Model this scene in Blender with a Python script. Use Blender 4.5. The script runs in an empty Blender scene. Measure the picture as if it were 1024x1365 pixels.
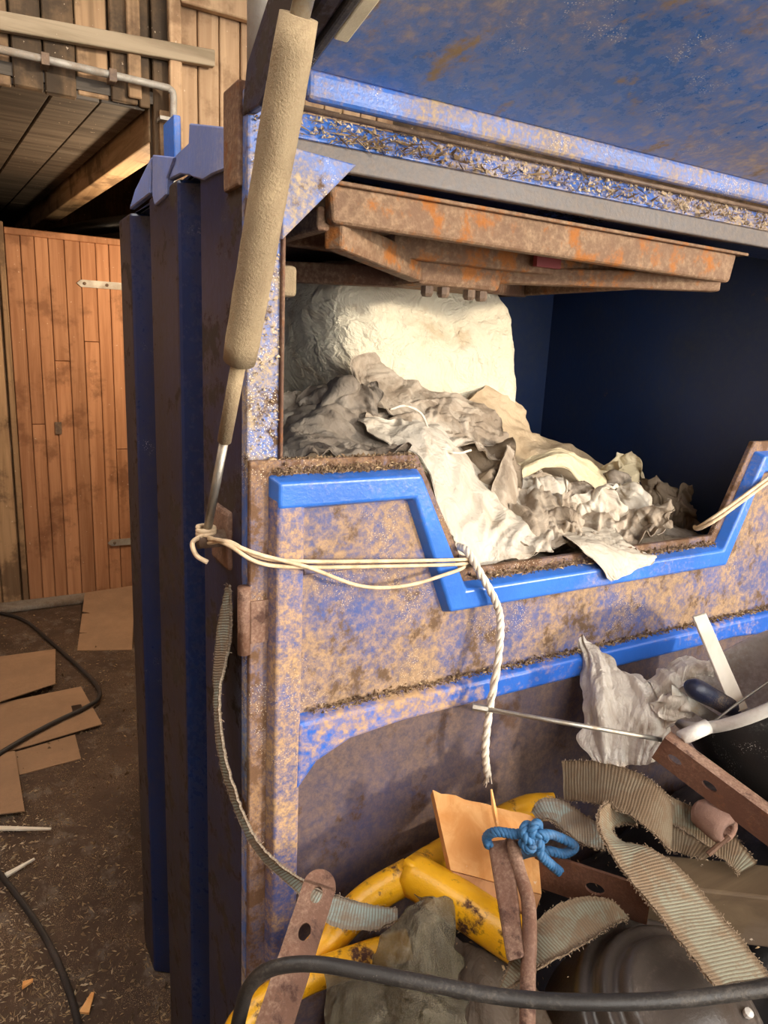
import bpy, math, random
import numpy as np
random.seed(7); RNG = np.random.RandomState(7)
SC = bpy.context.scene; COL = SC.collection

# ------------------------------------------------------------------ camera
# world: X right along the front of the baler, Y into the baler, Z up, metres
YAW, PITCH, ROLL, FPX = math.radians(30.1), math.radians(13.0), math.radians(-2.69), 950.0
CAM = np.array([-0.2973, -0.8558, 1.6])
fw = np.array([math.sin(YAW)*math.cos(PITCH), math.cos(YAW)*math.cos(PITCH), -math.sin(PITCH)])
rt0 = np.array([math.cos(YAW), -math.sin(YAW), 0.0]); dn0 = np.cross(fw, rt0)
rt = math.cos(ROLL)*rt0 + math.sin(ROLL)*dn0; dn = -math.sin(ROLL)*rt0 + math.cos(ROLL)*dn0
from mathutils import Matrix, Vector
cd = bpy.data.cameras.new('camera'); cam = bpy.data.objects.new('camera', cd); COL.objects.link(cam)
m = Matrix(((rt[0], -dn[0], -fw[0], CAM[0]), (rt[1], -dn[1], -fw[1], CAM[1]), (rt[2], -dn[2], -fw[2], CAM[2]), (0, 0, 0, 1)))
cam.matrix_world = m
cd.sensor_fit = 'VERTICAL'; cd.sensor_height = 36.0; cd.lens = 36.0*FPX/1365.0; cd.clip_start = 0.02
SC.camera = cam

# ------------------------------------------------------------------ sky, sun, exposure
w = bpy.data.worlds.new('sky'); SC.world = w; w.use_nodes = True
bg = w.node_tree.nodes['Background']; bg.inputs['Color'].default_value = (1.0, 0.96, 0.90, 1); bg.inputs['Strength'].default_value = 7.0
sun_d = bpy.data.lights.new('sun', 'SUN'); sun_d.energy = 3.0; sun_d.angle = math.radians(3.0); sun_d.color = (1.0, 0.86, 0.68)
sun = bpy.data.objects.new('sun', sun_d); COL.objects.link(sun)
SUN = Vector((0.55, -0.82, 0.115)).normalized()
sun.rotation_euler = SUN.to_track_quat('Z', 'Y').to_euler(); sun.location = (3, -4, 3)
SC.view_settings.view_transform = 'Standard'; SC.view_settings.look = 'None'
SC.view_settings.exposure = 0.0; SC.view_settings.gamma = 1.0; SC.view_settings.use_curve_mapping = False

# ------------------------------------------------------------------ helpers
def ray(x, y): return rt*(x-512)/FPX + dn*(y-682.5)/FPX + fw
def Q(x, y, t): return CAM + ray(x, y)*t                       # point at depth t
def atY(x, y, Y): d = ray(x, y); return CAM + d*((Y-CAM[1])/d[1])
def atX(x, y, X): d = ray(x, y); return CAM + d*((X-CAM[0])/d[0])
def atZ(x, y, Z): d = ray(x, y); return CAM + d*((Z-CAM[2])/d[2])
def V(*a): return np.array(a, float)
def unit(v): return v/(np.linalg.norm(v)+1e-12)

_perm = np.random.RandomState(3).permutation(256); _perm = np.concatenate([_perm, _perm, _perm])
_grad = np.random.RandomState(4).normal(size=(256, 3)); _grad /= np.linalg.norm(_grad, axis=1)[:, None]
def perlin(p):
    p = np.asarray(p, float); i = np.floor(p).astype(int); f = p-i; u = f*f*f*(f*(f*6-15)+10); i &= 255
    out = 0
    for a in (0, 1):
        for b in (0, 1):
            for c in (0, 1):
                h = _perm[_perm[_perm[(i[..., 0]+a) & 255]+((i[..., 1]+b) & 255)]+((i[..., 2]+c) & 255)]
                g = _grad[h]; d = f-np.array([a, b, c])
                wt = (u[..., 0] if a else 1-u[..., 0])*(u[..., 1] if b else 1-u[..., 1])*(u[..., 2] if c else 1-u[..., 2])
                out = out+wt*(g*d).sum(-1)
    return out
def fbm(p, o=4):
    r = 0; a = 1.0
    for k in range(o): r = r+a*perlin(np.asarray(p)*(2.03**k)+k*7.3); a *= .5
    return r
def ridged(p, o=4):
    r = 0; a = 1.0
    for k in range(o): r = r+a*(1-np.abs(perlin(np.asarray(p)*(1.9**k)+k*5.1))*2.6); a *= .5
    return r/1.9

class MB:
    def __init__(s): s.v = []; s.f = []; s.uv = None
    def quadbox(s, c8):
        n = len(s.v); s.v += [tuple(p) for p in c8]
        s.f += [tuple(n+i for i in q) for q in ((0,3,2,1),(4,5,6,7),(0,1,5,4),(1,2,6,5),(2,3,7,6),(3,0,4,7))]; return s
    def box(s, a, b):
        x0,y0,z0 = a; x1,y1,z1 = b
        return s.quadbox([(x0,y0,z0),(x1,y0,z0),(x1,y1,z0),(x0,y1,z0),(x0,y0,z1),(x1,y0,z1),(x1,y1,z1),(x0,y1,z1)])
    def prism(s, poly, y0, y1):
        """poly: (X,Z) outline; extruded along Y"""
        n = len(s.v); k = len(poly)
        s.v += [(p[0], y0, p[1]) for p in poly]+[(p[0], y1, p[1]) for p in poly]
        s.f.append(tuple(range(n, n+k))); s.f.append(tuple(range(n+2*k-1, n+k-1, -1)))
        for i in range(k): j = (i+1) % k; s.f.append((n+i, n+k+i, n+k+j, n+j))
        return s
    def bevel_prism(s, poly, y0, y1, b):
        """raised pressing: wide at y1 (back), inset by b at y0 (front)"""
        ins = inset(poly, b); n = len(s.v); k = len(poly)
        s.v += [(p[0], y0, p[1]) for p in ins]+[(p[0], y1, p[1]) for p in poly]
        s.f.append(tuple(range(n, n+k))); s.f.append(tuple(range(n+2*k-1, n+k-1, -1)))
        for i in range(k): j = (i+1) % k; s.f.append((n+i, n+k+i, n+k+j, n+j))
        return s
    def tube(s, pts, r, n=10, cap=True, squash=None):
        pts = [np.asarray(p, float) for p in pts]; m = len(pts); b = len(s.v)
        rr = r if hasattr(r, '__len__') else [r]*m
        T = [unit(pts[min(i+1, m-1)]-pts[max(i-1, 0)]) for i in range(m)]
        up = V(0, 0, 1) if abs(T[0][2]) < .9 else V(1, 0, 0)
        N = unit(np.cross(T[0], up))
        for i in range(m):
            N = unit(N-T[i]*(N@T[i])); Bn = np.cross(T[i], N)
            for k in range(n):
                a = 2*math.pi*k/n
                s.v.append(tuple(pts[i]+rr[i]*(math.cos(a)*N+math.sin(a)*Bn)))
        for i in range(m-1):
            for k in range(n):
                k2 = (k+1) % n; s.f.append((b+i*n+k, b+i*n+k2, b+(i+1)*n+k2, b+(i+1)*n+k))
        if cap:
            s.f.append(tuple(b+k for k in range(n-1, -1, -1))); s.f.append(tuple(b+(m-1)*n+k for k in range(n)))
        return s
    def lathe(s, prof, o, ax, n=32):
        """prof: (radius, height) along axis ax from o"""
        ax = unit(np.asarray(ax, float)); u = unit(np.cross(ax, V(0, 0, 1) if abs(ax[2]) < .9 else V(1, 0, 0))); w_ = np.cross(ax, u)
        b = len(s.v)
        for r, h in prof:
            for k in range(n):
                a = 2*math.pi*k/n; s.v.append(tuple(o+ax*h+r*(math.cos(a)*u+math.sin(a)*w_)))
        for i in range(len(prof)-1):
            for k in range(n):
                k2 = (k+1) % n; s.f.append((b+i*n+k, b+i*n+k2, b+(i+1)*n+k2, b+(i+1)*n+k))
        return s
    def chip(s, c, size, flat=.25):
        """a small irregular sliver"""
        a = RNG.uniform(0, 2*math.pi); L = size*RNG.uniform(.6, 1.6); W = L*RNG.uniform(.10, .45)*min(1, .25+flat*1.5); H = L*flat*RNG.uniform(.4, 1.2)
        u = V(math.cos(a), math.sin(a), RNG.normal(0, .3)); v_ = V(-math.sin(a), math.cos(a), RNG.normal(0, .3)); n = len(s.v); c = np.asarray(c, float)
        s.v += [tuple(c-u*L/2), tuple(c+v_*W/2), tuple(c+u*L/2), tuple(c-v_*W/2), tuple(c+V(0, 0, H))]
        s.f += [(n,n+1,n+4),(n+1,n+2,n+4),(n+2,n+3,n+4),(n+3,n,n+4),(n+3,n+2,n+1,n)]
        return s
    def grid(s, P, thick=0.0, uvscale=None):
        """P: (nu,nv,3) array of points; thick > 0 gives a closed shell"""
        nu, nv, _ = P.shape; b = len(s.v)
        du = np.gradient(P, axis=0); dv = np.gradient(P, axis=1); N = np.cross(du, dv); N /= (np.linalg.norm(N, axis=2, keepdims=True)+1e-12)
        A = P+N*thick/2; s.v += [tuple(p) for p in A.reshape(-1, 3)]
        for i in range(nu-1):
            for j in range(nv-1):
                q = b+i*nv+j; s.f.append((q, q+nv, q+nv+1, q+1))
        if thick > 0:
            c = len(s.v); Bk = P-N*thick/2; s.v += [tuple(p) for p in Bk.reshape(-1, 3)]
            for i in range(nu-1):
                for j in range(nv-1):
                    q = c+i*nv+j; s.f.append((q, q+1, q+nv+1, q+nv))
            ring = [(i, 0) for i in range(nu)]+[(nu-1, j) for j in range(1, nv)]+[(i, nv-1) for i in range(nu-2, -1, -1)]+[(0, j) for j in range(nv-2, 0, -1)]
            for k in range(len(ring)):
                i, j = ring[k]; i2, j2 = ring[(k+1) % len(ring)]
                s.f.append((b+i*nv+j, c+i*nv+j, c+i2*nv+j2, b+i2*nv+j2)[::-1])
        # uv by grid position in metres
        L1 = np.concatenate([[0], np.cumsum(np.linalg.norm(np.diff(P[:, nv//2], axis=0), axis=1))]); L2 = np.linspace(0, 1, nv)
        uv = [(L1[i], L2[j]) for i in range(nu) for j in range(nv)]
        s.uv = (s.uv or [])+uv+(uv if thick > 0 else [])
        return s

def inset(poly, b):
    k = len(poly); P = [V(*p) for p in poly]; area = sum(P[i][0]*P[(i+1) % k][1]-P[(i+1) % k][0]*P[i][1] for i in range(k)); sg = 1 if area > 0 else -1
    out = []
    for i in range(k):
        d1 = unit(P[i]-P[i-1]); d2 = unit(P[(i+1) % k]-P[i]); n1 = V(-d1[1], d1[0])*sg; n2 = V(-d2[1], d2[0])*sg
        bis = n1+n2; bis /= max(.35, (1+n1@n2)); out.append(tuple(P[i]+bis*b))
    return out
def catmull(pts, n):
    pts = np.asarray(pts, float); m = len(pts)
    if m == 2: t = np.linspace(0, 1, n)[:, None]; return pts[0]*(1-t)+pts[1]*t
    P = np.concatenate([[2*pts[0]-pts[1]], pts, [2*pts[-1]-pts[-2]]]); t = np.linspace(0, m-1, n); i = np.minimum(t.astype(int), m-2); f = (t-i)
    sh = (n,)+(1,)*(pts.ndim-1); f = f.reshape(sh)
    p0, p1, p2, p3 = P[i], P[i+1], P[i+2], P[i+3]
    return .5*((2*p1)+(-p0+p2)*f+(2*p0-5*p1+4*p2-p3)*f*f+(-p0+3*p1-3*p2+p3)*f**3)
def patch(rows, nu, nv):
    """rows of control points -> smooth (nu,nv,3) grid"""
    R = np.stack([catmull(r, nv) for r in rows]); return catmull(R, nu)

def link(name, mb, mat, parent=None, smooth=False, bevel=0.0, seg=2, loc=None):
    me = bpy.data.meshes.new(name); vs = np.array(mb.v, float)
    if parent is not None:
        o0 = np.array(parent['_o']) if '_o' in parent else np.zeros(3)
    else:
        o0 = V(vs[:, 0].mean(), vs[:, 1].mean(), vs[:, 2].min()) if loc is None else np.asarray(loc, float)
    me.from_pydata([tuple(p) for p in (vs-o0)], [], mb.f); me.update()
    if mb.uv is not None and len(mb.uv) == len(mb.v):
        ul = me.uv_layers.new(name='UVMap'); li = np.empty(len(me.loops), int); me.loops.foreach_get('vertex_index', li)
        ul.data.foreach_set('uv', np.array(mb.uv, float)[li].ravel())
    o = bpy.data.objects.new(name, me); COL.objects.link(o)
    if isinstance(mat, str): mat = M[mat]
    me.materials.append(mat)
    if parent is not None: o.parent = parent
    else: o.location = o0
    o['_o'] = [float(x) for x in o0]
    if smooth: me.polygons.foreach_set('use_smooth', [True]*len(me.polygons))
    if bevel > 0:
        md = o.modifiers.new('bevel', 'BEVEL'); md.width = bevel; md.segments = seg; md.limit_method = 'ANGLE'; md.angle_limit = math.radians(35)
    return o
def thing(name, loc, label, cat, group=None):
    o = bpy.data.objects.new(name, None); COL.objects.link(o); o.location = loc; o.empty_display_size = .1
    o['_o'] = [float(x) for x in loc]; return tag(o, label, cat, group)
def tag(o, label, cat, group=None):
    o['label'] = label; o['category'] = cat
    if group: o['group'] = group
    return o
def structure(o): o['kind'] = 'structure'; return o

# ------------------------------------------------------------------ materials
M = {}
class NT:
    def __init__(s, name):
        s.m = bpy.data.materials.new(name); s.m.use_nodes = True; s.n = s.m.node_tree.nodes; s.l = s.m.node_tree.links
        s.b = s.n['Principled BSDF']; s.tc = s.n.new('ShaderNodeTexCoord'); M[name] = s.m
    def put(s, sock, val):
        if isinstance(val, bpy.types.NodeSocket): s.l.new(val, sock)
        else: sock.default_value = val if not (isinstance(val, tuple) and len(val) == 3) else (*val, 1)
    def mapped(s, scale=(1, 1, 1), src='Object', rot=(0, 0, 0)):
        mp = s.n.new('ShaderNodeMapping'); mp.inputs['Scale'].default_value = scale; mp.inputs['Rotation'].default_value = rot
        s.l.new(s.tc.outputs[src], mp.inputs['Vector']); return mp.outputs['Vector']
    def noise(s, scale, detail=6, rough=.6, vec=None, dist=0.0):
        n = s.n.new('ShaderNodeTexNoise'); n.inputs['Scale'].default_value = scale; n.inputs['Detail'].default_value = detail
        n.inputs['Roughness'].default_value = rough; n.inputs['Distortion'].default_value = dist
        s.l.new(vec if vec is not None else s.tc.outputs['Object'], n.inputs['Vector']); return n.outputs['Fac']
    def math(s, op, a, b=0.0, c=0.0):
        n = s.n.new('ShaderNodeMath'); n.operation = op
        for k, x in enumerate((a, b, c)): s.put(n.inputs[k], x)
        return n.outputs[0]
    def step(s, x, lo, hi, a=0.0, b=1.0):
        n = s.n.new('ShaderNodeMapRange'); n.interpolation_type = 'SMOOTHSTEP'; s.put(n.inputs[0], x)
        for k, q in enumerate((lo, hi, a, b)): s.put(n.inputs[k+1], q)
        return n.outputs[0]
    def mix(s, f, a, b):
        n = s.n.new('ShaderNodeMix'); n.data_type = 'RGBA'; s.put(n.inputs[0], f); s.put(n.inputs[6], a); s.put(n.inputs[7], b); return n.outputs[2]
    def bump(s, h, strength=.4, dist=.004):
        n = s.n.new('ShaderNodeBump'); n.inputs['Strength'].default_value = strength; n.inputs['Distance'].default_value = dist
        s.put(n.inputs['Height'], h); s.l.new(n.outputs[0], s.b.inputs['Normal'])
    def done(s, color, rough=.6, metal=0.0, spec=.5):
        s.put(s.b.inputs['Base Color'], color); s.put(s.b.inputs['Roughness'], rough); s.put(s.b.inputs['Metallic'], metal)
        s.b.inputs['Specular IOR Level'].default_value = spec; return s.m

def dirty(name, base, dust, amount, scale=9.0, rough=.32, droughness=.9, rust=None, rust_amt=.0, streak=None, speck=None, speck_amt=.0, bump=.25, soft=.10, metal=0.0, spec=.5):
    """paint or metal under patchy dust, rust and specks of chaff"""
    t = NT(name); vec = t.mapped(streak) if streak else None
    big = t.noise(scale*.35, 5, .6, vec); mid = t.noise(scale, 9, .68, vec, .3); fine = t.noise(scale*14, 4, .7)
    x = t.math('ADD', t.math('MULTIPLY', big, .55), t.math('ADD', t.math('MULTIPLY', mid, .6), t.math('MULTIPLY', fine, .45)))
    x = t.math('MULTIPLY', x, .625)                         # centred on about .5
    th = .5+(.5-amount)*.42
    f = t.step(x, th-soft, th+soft)
    vary = t.noise(scale*.6, 4, .6)
    c0 = t.mix(t.step(vary, .35, .7), tuple(k*.8 for k in base), tuple(min(1, k*1.15) for k in base))
    d0 = t.mix(t.step(fine, .3, .7), tuple(k*.65 for k in dust), tuple(min(1, k*1.2) for k in dust))
    c = t.mix(f, c0, d0); r = t.math('ADD', rough, t.math('MULTIPLY', f, droughness-rough))
    if rust is not None:
        rn = t.noise(scale*1.7+3.1, 8, .7, t.mapped((1.13, .9, 1.07), rot=(.4, .2, .9))); rf = t.step(rn, .5+(.5-rust_amt)*.4-.05, .5+(.5-rust_amt)*.4+.06)
        c = t.mix(rf, c, t.mix(fine, tuple(k*.5 for k in rust), rust)); r = t.math('MAXIMUM', r, t.math('MULTIPLY', rf, .85))
    if speck is not None:
        sp = t.n.new('ShaderNodeTexVoronoi'); sp.inputs['Scale'].default_value = 330; t.l.new(t.tc.outputs['Object'], sp.inputs['Vector'])
        sf = t.math('MULTIPLY', t.step(sp.outputs['Distance'], .30, .18), t.step(t.noise(11, 4, .6), .62-speck_amt*.4, .72-speck_amt*.4))
        c = t.mix(sf, c, speck)
    t.bump(t.math('ADD', t.math('MULTIPLY', f, .5), fine), bump, .002)
    return t.done(c, r, metal, spec)

TAN = (.40, .255, .135); BLUE = (.036, .165, .62)
dirty('blue_rib', BLUE, (.38, .27, .16), .22, 10, .30, rust=(.16, .07, .03), rust_amt=.04, soft=.14)
dirty('blue_band', (.022, .125, .54), TAN, .40, 5, .33, soft=.07)
dirty('blue_left_band', (.05, .09, .30), TAN, .60, 10, .45, soft=.09, speck=(.66, .50, .32), speck_amt=.1, rust=(.22, .12, .06), rust_amt=.12)
dirty('blue_inset', (.04, .075, .26), (.315, .205, .12), .56, 7, .55, soft=.09, speck=(.55, .42, .27), speck_amt=.25, rust=(.15, .085, .045), rust_amt=.33)
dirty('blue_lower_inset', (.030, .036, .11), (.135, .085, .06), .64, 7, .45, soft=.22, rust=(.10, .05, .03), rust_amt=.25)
dirty('blue_rim', (.045, .07, .19), (.27, .155, .075), .62, 16, .5, rust=(.17, .085, .04), rust_amt=.48, speck=(.6, .5, .36), speck_amt=.2, soft=.16)
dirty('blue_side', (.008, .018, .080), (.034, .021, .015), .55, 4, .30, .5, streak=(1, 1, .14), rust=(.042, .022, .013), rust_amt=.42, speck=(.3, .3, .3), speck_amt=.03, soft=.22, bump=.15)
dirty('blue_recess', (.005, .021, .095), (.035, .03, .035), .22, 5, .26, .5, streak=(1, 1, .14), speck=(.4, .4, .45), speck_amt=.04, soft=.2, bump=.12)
dirty('blue_post', (.05, .14, .48), (.38, .29, .18), .54, 10, .4, soft=.08, rust=(.13, .07, .035), rust_amt=.34, speck=(.85, .76, .6), speck_amt=.3)
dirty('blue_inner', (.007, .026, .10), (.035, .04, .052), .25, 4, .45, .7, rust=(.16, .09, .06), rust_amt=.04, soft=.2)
dirty('blue_lid', (.07, .19, .52), (.44, .32, .20), .44, 3.6, .26, .6, streak=(.45, 1.1, 1), soft=.12, speck=(.85, .78, .65), speck_amt=.12, rust=(.40, .27, .14), rust_amt=.24)
dirty('blue_beam', (.045, .15, .52), (.36, .26, .15), .46, 9, .35, streak=(.5, 1, 1), speck=(.75, .63, .46), speck_amt=.25, soft=.08)
dirty('blue_top_sunlit', (.17, .26, .66), (.40, .38, .42), .30, 9, .35, .7, soft=.2)  # paler copy of the blue paint with sunlight put into its colour
dirty('beam_face', (.05, .055, .075), (.13, .09, .06), .55, 7, .40, .6, streak=(.2, 1, 1), soft=.28)
dirty('rust_plate', (.17, .085, .042), (.29, .19, .115), .46, 7, .7, .9, rust=(.42, .145, .025), rust_amt=.36, bump=.6)
dirty('rust_dark', (.12, .055, .03), (.28, .18, .11), .40, 9, .7, .9, rust=(.24, .09, .03), rust_amt=.3, bump=.5)
dirty('rust_bar', (.16, .075, .045), (.27, .17, .12), .45, 16, .6, .85, rust=(.10, .045, .03), rust_amt=.3, bump=.35)
dirty('rust_deep', (.105, .042, .024), (.17, .085, .05), .30, 12, .6, .85, rust=(.20, .08, .035), rust_amt=.25, bump=.35)
dirty('yellow_paint', (.78, .40, .008), (.55, .30, .05), .18, 12, .3, .6, rust=(.085, .03, .015), rust_amt=.30, bump=.3)
dirty('steel', (.42, .40, .36), (.35, .28, .2), .35, 30, .3, .7, metal=.8)
dirty('bolt_steel', (.12, .075, .05), (.25, .17, .11), .4, 60, .5, .8)
dirty('strut_sleeve', (.42, .32, .19), (.24, .17, .10), .40, 24, .85, .95, streak=(1, 1, .4), bump=.7, soft=.14)
dirty('zinc', (.40, .38, .34), (.30, .24, .18), .4, 20, .5, .8, metal=.2)
dirty('black_rubber', (.022, .020, .019), (.10, .085, .07), .35, 18, .45, .8, speck=(.5, .45, .38), speck_amt=.12)
dirty('black_sheet', (.010, .009, .009), (.06, .05, .04), .2, 12, .35, .8)
dirty('black_plastic', (.014, .014, .015), (.16, .15, .14), .18, 16, .3, .7, speck=(.7, .68, .62), speck_amt=.2, streak=(1, .3, 1))
dirty('dome_plastic', (.055, .044, .037), (.13, .10, .08), .30, 12, .30, .7, speck=(.7, .6, .5), speck_amt=.1)
dirty('white_plastic', (.74, .71, .66), (.40, .33, .27), .35, 9, .35, .7)
dirty('dark_handle', (.012, .018, .05), (.20, .15, .10), .3, 30, .35, .6)
dirty('cardboard', (.35, .215, .125), (.25, .15, .085), .35, 7, .85, .95, bump=.1, soft=.25)
dirty('card_edge', (.25, .14, .07), (.2, .11, .06), .4, 9, .9, .95)
dirty('concrete', (.30, .27, .23), (.14, .10, .07), .5, 9, .9, .95, bump=.6)
dirty('floor_dirt', (.085, .047, .026), (.045, .025, .015), .5, 5, .75, .9, speck=(.42, .30, .18), speck_amt=.45, bump=1.0, soft=.2, rust=(.16, .12, .09), rust_amt=.3)
dirty('lump_clay', (.42, .25, .19), (.30, .17, .12), .4, 40, .8, .95, bump=.8)
dirty('cream_strip', (.75, .66, .45), (.5, .4, .25), .25, 20, .6, .9)
dirty('rope_blue', (.03, .14, .32), (.11, .11, .11), .30, 60, .6, .9)
dirty('twine', (.72, .55, .36), (.45, .30, .17), .35, 80, .7, .9)
dirty('twine_white', (.78, .70, .58), (.55, .42, .28), .35, 60, .7, .9)
dirty('cable', (.018, .017, .018), (.07, .05, .04), .35, 14, .5, .85)
dirty('chaff', (.50, .36, .20), (.25, .16, .08), .5, 25, .9, .95)
dirty('chaff_light', (.62, .50, .34), (.33, .22, .12), .5, 25, .9, .95)
dirty('dark_dirt', (.16, .10, .06), (.30, .20, .11), .5, 40, .95, .95, bump=.8)

def wood(name, a, b, axis='Z', scale=1.0, rough=.7, stain=None, stain_amt=0.0, rnd=.35):
    t = NT(name); sc = {'Z': (28, 28, 1.6), 'X': (1.6, 28, 28), 'Y': (28, 1.6, 28)}[axis]
    oi = t.n.new('ShaderNodeObjectInfo'); add = t.n.new('ShaderNodeVectorMath'); add.operation = 'ADD'
    t.l.new(t.mapped(tuple(k*scale for k in sc)), add.inputs[0])
    cx = t.n.new('ShaderNodeCombineXYZ')
    for k in range(3): t.put(cx.inputs[k], t.math('MULTIPLY', oi.outputs['Random'], 37.0+11*k))
    t.l.new(cx.outputs[0], add.inputs[1])
    g = t.noise(1.0, 5, .6, add.outputs[0], .8); g2 = t.noise(.32, 3, .5, add.outputs[0], 1.5)
    c = t.mix(t.step(t.math('ADD', t.math('MULTIPLY', g, .6), t.math('MULTIPLY', g2, .4)), .36, .62), a, b)
    hs = t.n.new('ShaderNodeHueSaturation'); t.put(hs.inputs['Value'], t.math('ADD', 1-rnd/2, t.math('MULTIPLY', oi.outputs['Random'], rnd))); t.l.new(c, hs.inputs['Color']); c = hs.outputs[0]
    if stain: c = t.mix(t.math('MULTIPLY', t.step(t.noise(3.5, 6, .65), .6-stain_amt*.3, .72-stain_amt*.3), .75), c, stain)
    sp = t.step(t.noise(55, 3, .6), .70, .74); c = t.mix(t.math('MULTIPLY', sp, .6), c, (.8, .66, .5))
    t.bump(g, .25, .003); return t.done(c, rough, 0.0, .25)
wood('door_wood', (.36, .165, .08), (.52, .265, .14), rnd=.3, stain=(.20, .09, .045), stain_amt=.3)
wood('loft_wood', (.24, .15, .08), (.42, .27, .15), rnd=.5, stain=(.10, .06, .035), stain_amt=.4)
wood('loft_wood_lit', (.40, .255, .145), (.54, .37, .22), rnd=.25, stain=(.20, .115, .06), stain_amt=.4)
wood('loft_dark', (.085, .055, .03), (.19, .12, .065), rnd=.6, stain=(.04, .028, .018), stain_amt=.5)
wood('batten_wood', (.22, .17, .11), (.36, .29, .20), 'X', rnd=.3)
wood('beam_wood', (.26, .17, .09), (.42, .29, .17), 'Y', rnd=.2, stain=(.1, .065, .04), stain_amt=.4)
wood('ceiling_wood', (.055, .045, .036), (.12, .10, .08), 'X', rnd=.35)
wood('pine_split', (.68, .30, .085), (.82, .44, .17), rnd=.1, rough=.6)
wood('pine_end', (.42, .20, .085), (.58, .30, .14), rnd=.1)
wood('plank_wood', (.075, .048, .027), (.125, .085, .048), 'X', rnd=.1, stain=(.12, .085, .06), stain_amt=.3)
wood('stick_wood', (.72, .66, .55), (.82, .76, .66), rnd=.05)
wood('barn_wood', (.30, .19, .11), (.46, .30, .18), rnd=.3)

def cloth(name, a, b, dirt, amt, rough=.75, trans=0.0, scale=6.0, crease=13.0, stretch=(1, 1, 1), cdist=.0045, alpha=1.0):
    t = NT(name); n = t.noise(scale, 7, .65, None, .6); f = t.step(n, .62-amt*.45, .82-amt*.45); n2 = t.noise(scale*.5, 3, .5)
    c = t.mix(t.step(n2, .35, .65), a, b); c = t.mix(t.math('MULTIPLY', f, .8), c, dirt)
    fine = t.noise(scale*18, 4, .6, t.mapped((1, .35, 1)))
    cr = t.math('ABSOLUTE', t.math('SUBTRACT', t.noise(crease, 5, .55, t.mapped(stretch), 1.2), .5))
    cr2 = t.math('ABSOLUTE', t.math('SUBTRACT', t.noise(crease*2.3, 3, .55, t.mapped(stretch, rot=(.3, .5, .4)), 1.0), .5))
    t.bump(t.math('ADD', t.math('ADD', t.math('MULTIPLY', cr, 2.2), cr2), t.math('MULTIPLY', fine, .12)), 1.0, cdist); t.done(c, rough)
    t.b.inputs['Alpha'].default_value = alpha
    if trans:
        t.b.inputs['Transmission Weight'].default_value = trans; t.b.inputs['IOR'].default_value = 1.15
    return t.m
cloth('bag_cloth', (.68, .60, .44), (.72, .66, .51), (.48, .35, .20), .26, crease=8, stretch=(1.3, 1, 1.5), cdist=.011)
cloth('cloth_white', (.52, .46, .37), (.58, .53, .45), (.36, .27, .18), .34)
cloth('cloth_grey', (.25, .21, .165), (.36, .31, .25), (.14, .105, .075), .5)
cloth('cloth_tan', (.46, .34, .21), (.54, .42, .28), (.32, .22, .125), .4)
cloth('cloth_cream', (.60, .50, .31), (.64, .55, .38), (.40, .28, .15), .3)
cloth('cloth_mixed', (.40, .33, .25), (.54, .47, .38), (.20, .145, .095), .55, scale=9)
cloth('cloth_brown', (.20, .15, .10), (.27, .205, .14), (.13, .095, .06), .4)
cloth('sack_dark', (.075, .053, .036), (.11, .08, .055), (.05, .036, .024), .4)
cloth('torn_bag', (.64, .58, .50), (.76, .72, .65), (.28, .195, .125), .44, .4, stretch=(1.6, 1.6, .3), crease=18)
cloth('film_clear', (.15, .13, .09), (.24, .21, .155), (.08, .06, .04), .4, .12, trans=.2, stretch=(1.4, 1.4, .4), alpha=.66, cdist=.014)

def webbing(name, a, b, dirt):
    t = NT(name); sep = t.n.new('ShaderNodeSeparateXYZ'); t.l.new(t.tc.outputs['UV'], sep.inputs[0])
    u, v = sep.outputs[0], sep.outputs[1]
    rib = t.math('SINE', t.math('MULTIPLY', u, 2*math.pi/.0043)); yarn = t.math('SINE', t.math('MULTIPLY', v, 2*math.pi*22))
    h = t.math('ADD', t.math('MULTIPLY', rib, .35), t.math('MULTIPLY', t.math('MULTIPLY', yarn, rib), .2))
    fz = t.noise(90, 4, .7); n = t.noise(14, 6, .65)
    mid = t.step(t.math('ABSOLUTE', t.math('SUBTRACT', v, .52)), .30, .42)            # worn, fuzzy edges
    f = t.math('MAXIMUM', t.step(t.math('ADD', n, t.math('MULTIPLY', t.math('SUBTRACT', fz, .5), .5)), .40, .60), t.math('MULTIPLY', mid, .95))
    c = t.mix(f, t.mix(n, a, b), dirt)
    c = t.mix(t.step(t.math('ADD', rib, t.math('MULTIPLY', fz, .6)), .2, -.9), c, tuple(k*.68 for k in dirt))
    t.bump(t.math('ADD', h, t.math('MULTIPLY', fz, .6)), .8, .0010); return t.done(c, .92)
webbing('strap_web', (.25, .235, .165), (.19, .205, .16), (.19, .13, .078))
webbing('strap_dark', (.15, .115, .07), (.125, .10, .07), (.115, .075, .042))
webbing('strap_teal', (.33, .40, .37), (.26, .33, .31), (.26, .205, .15))
# ================================================================== THE SETTING
structure(link('floor', MB().box((-2.2, -2.8, -.06), (4.2, 6.2, 0)), 'floor_dirt'))
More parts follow.
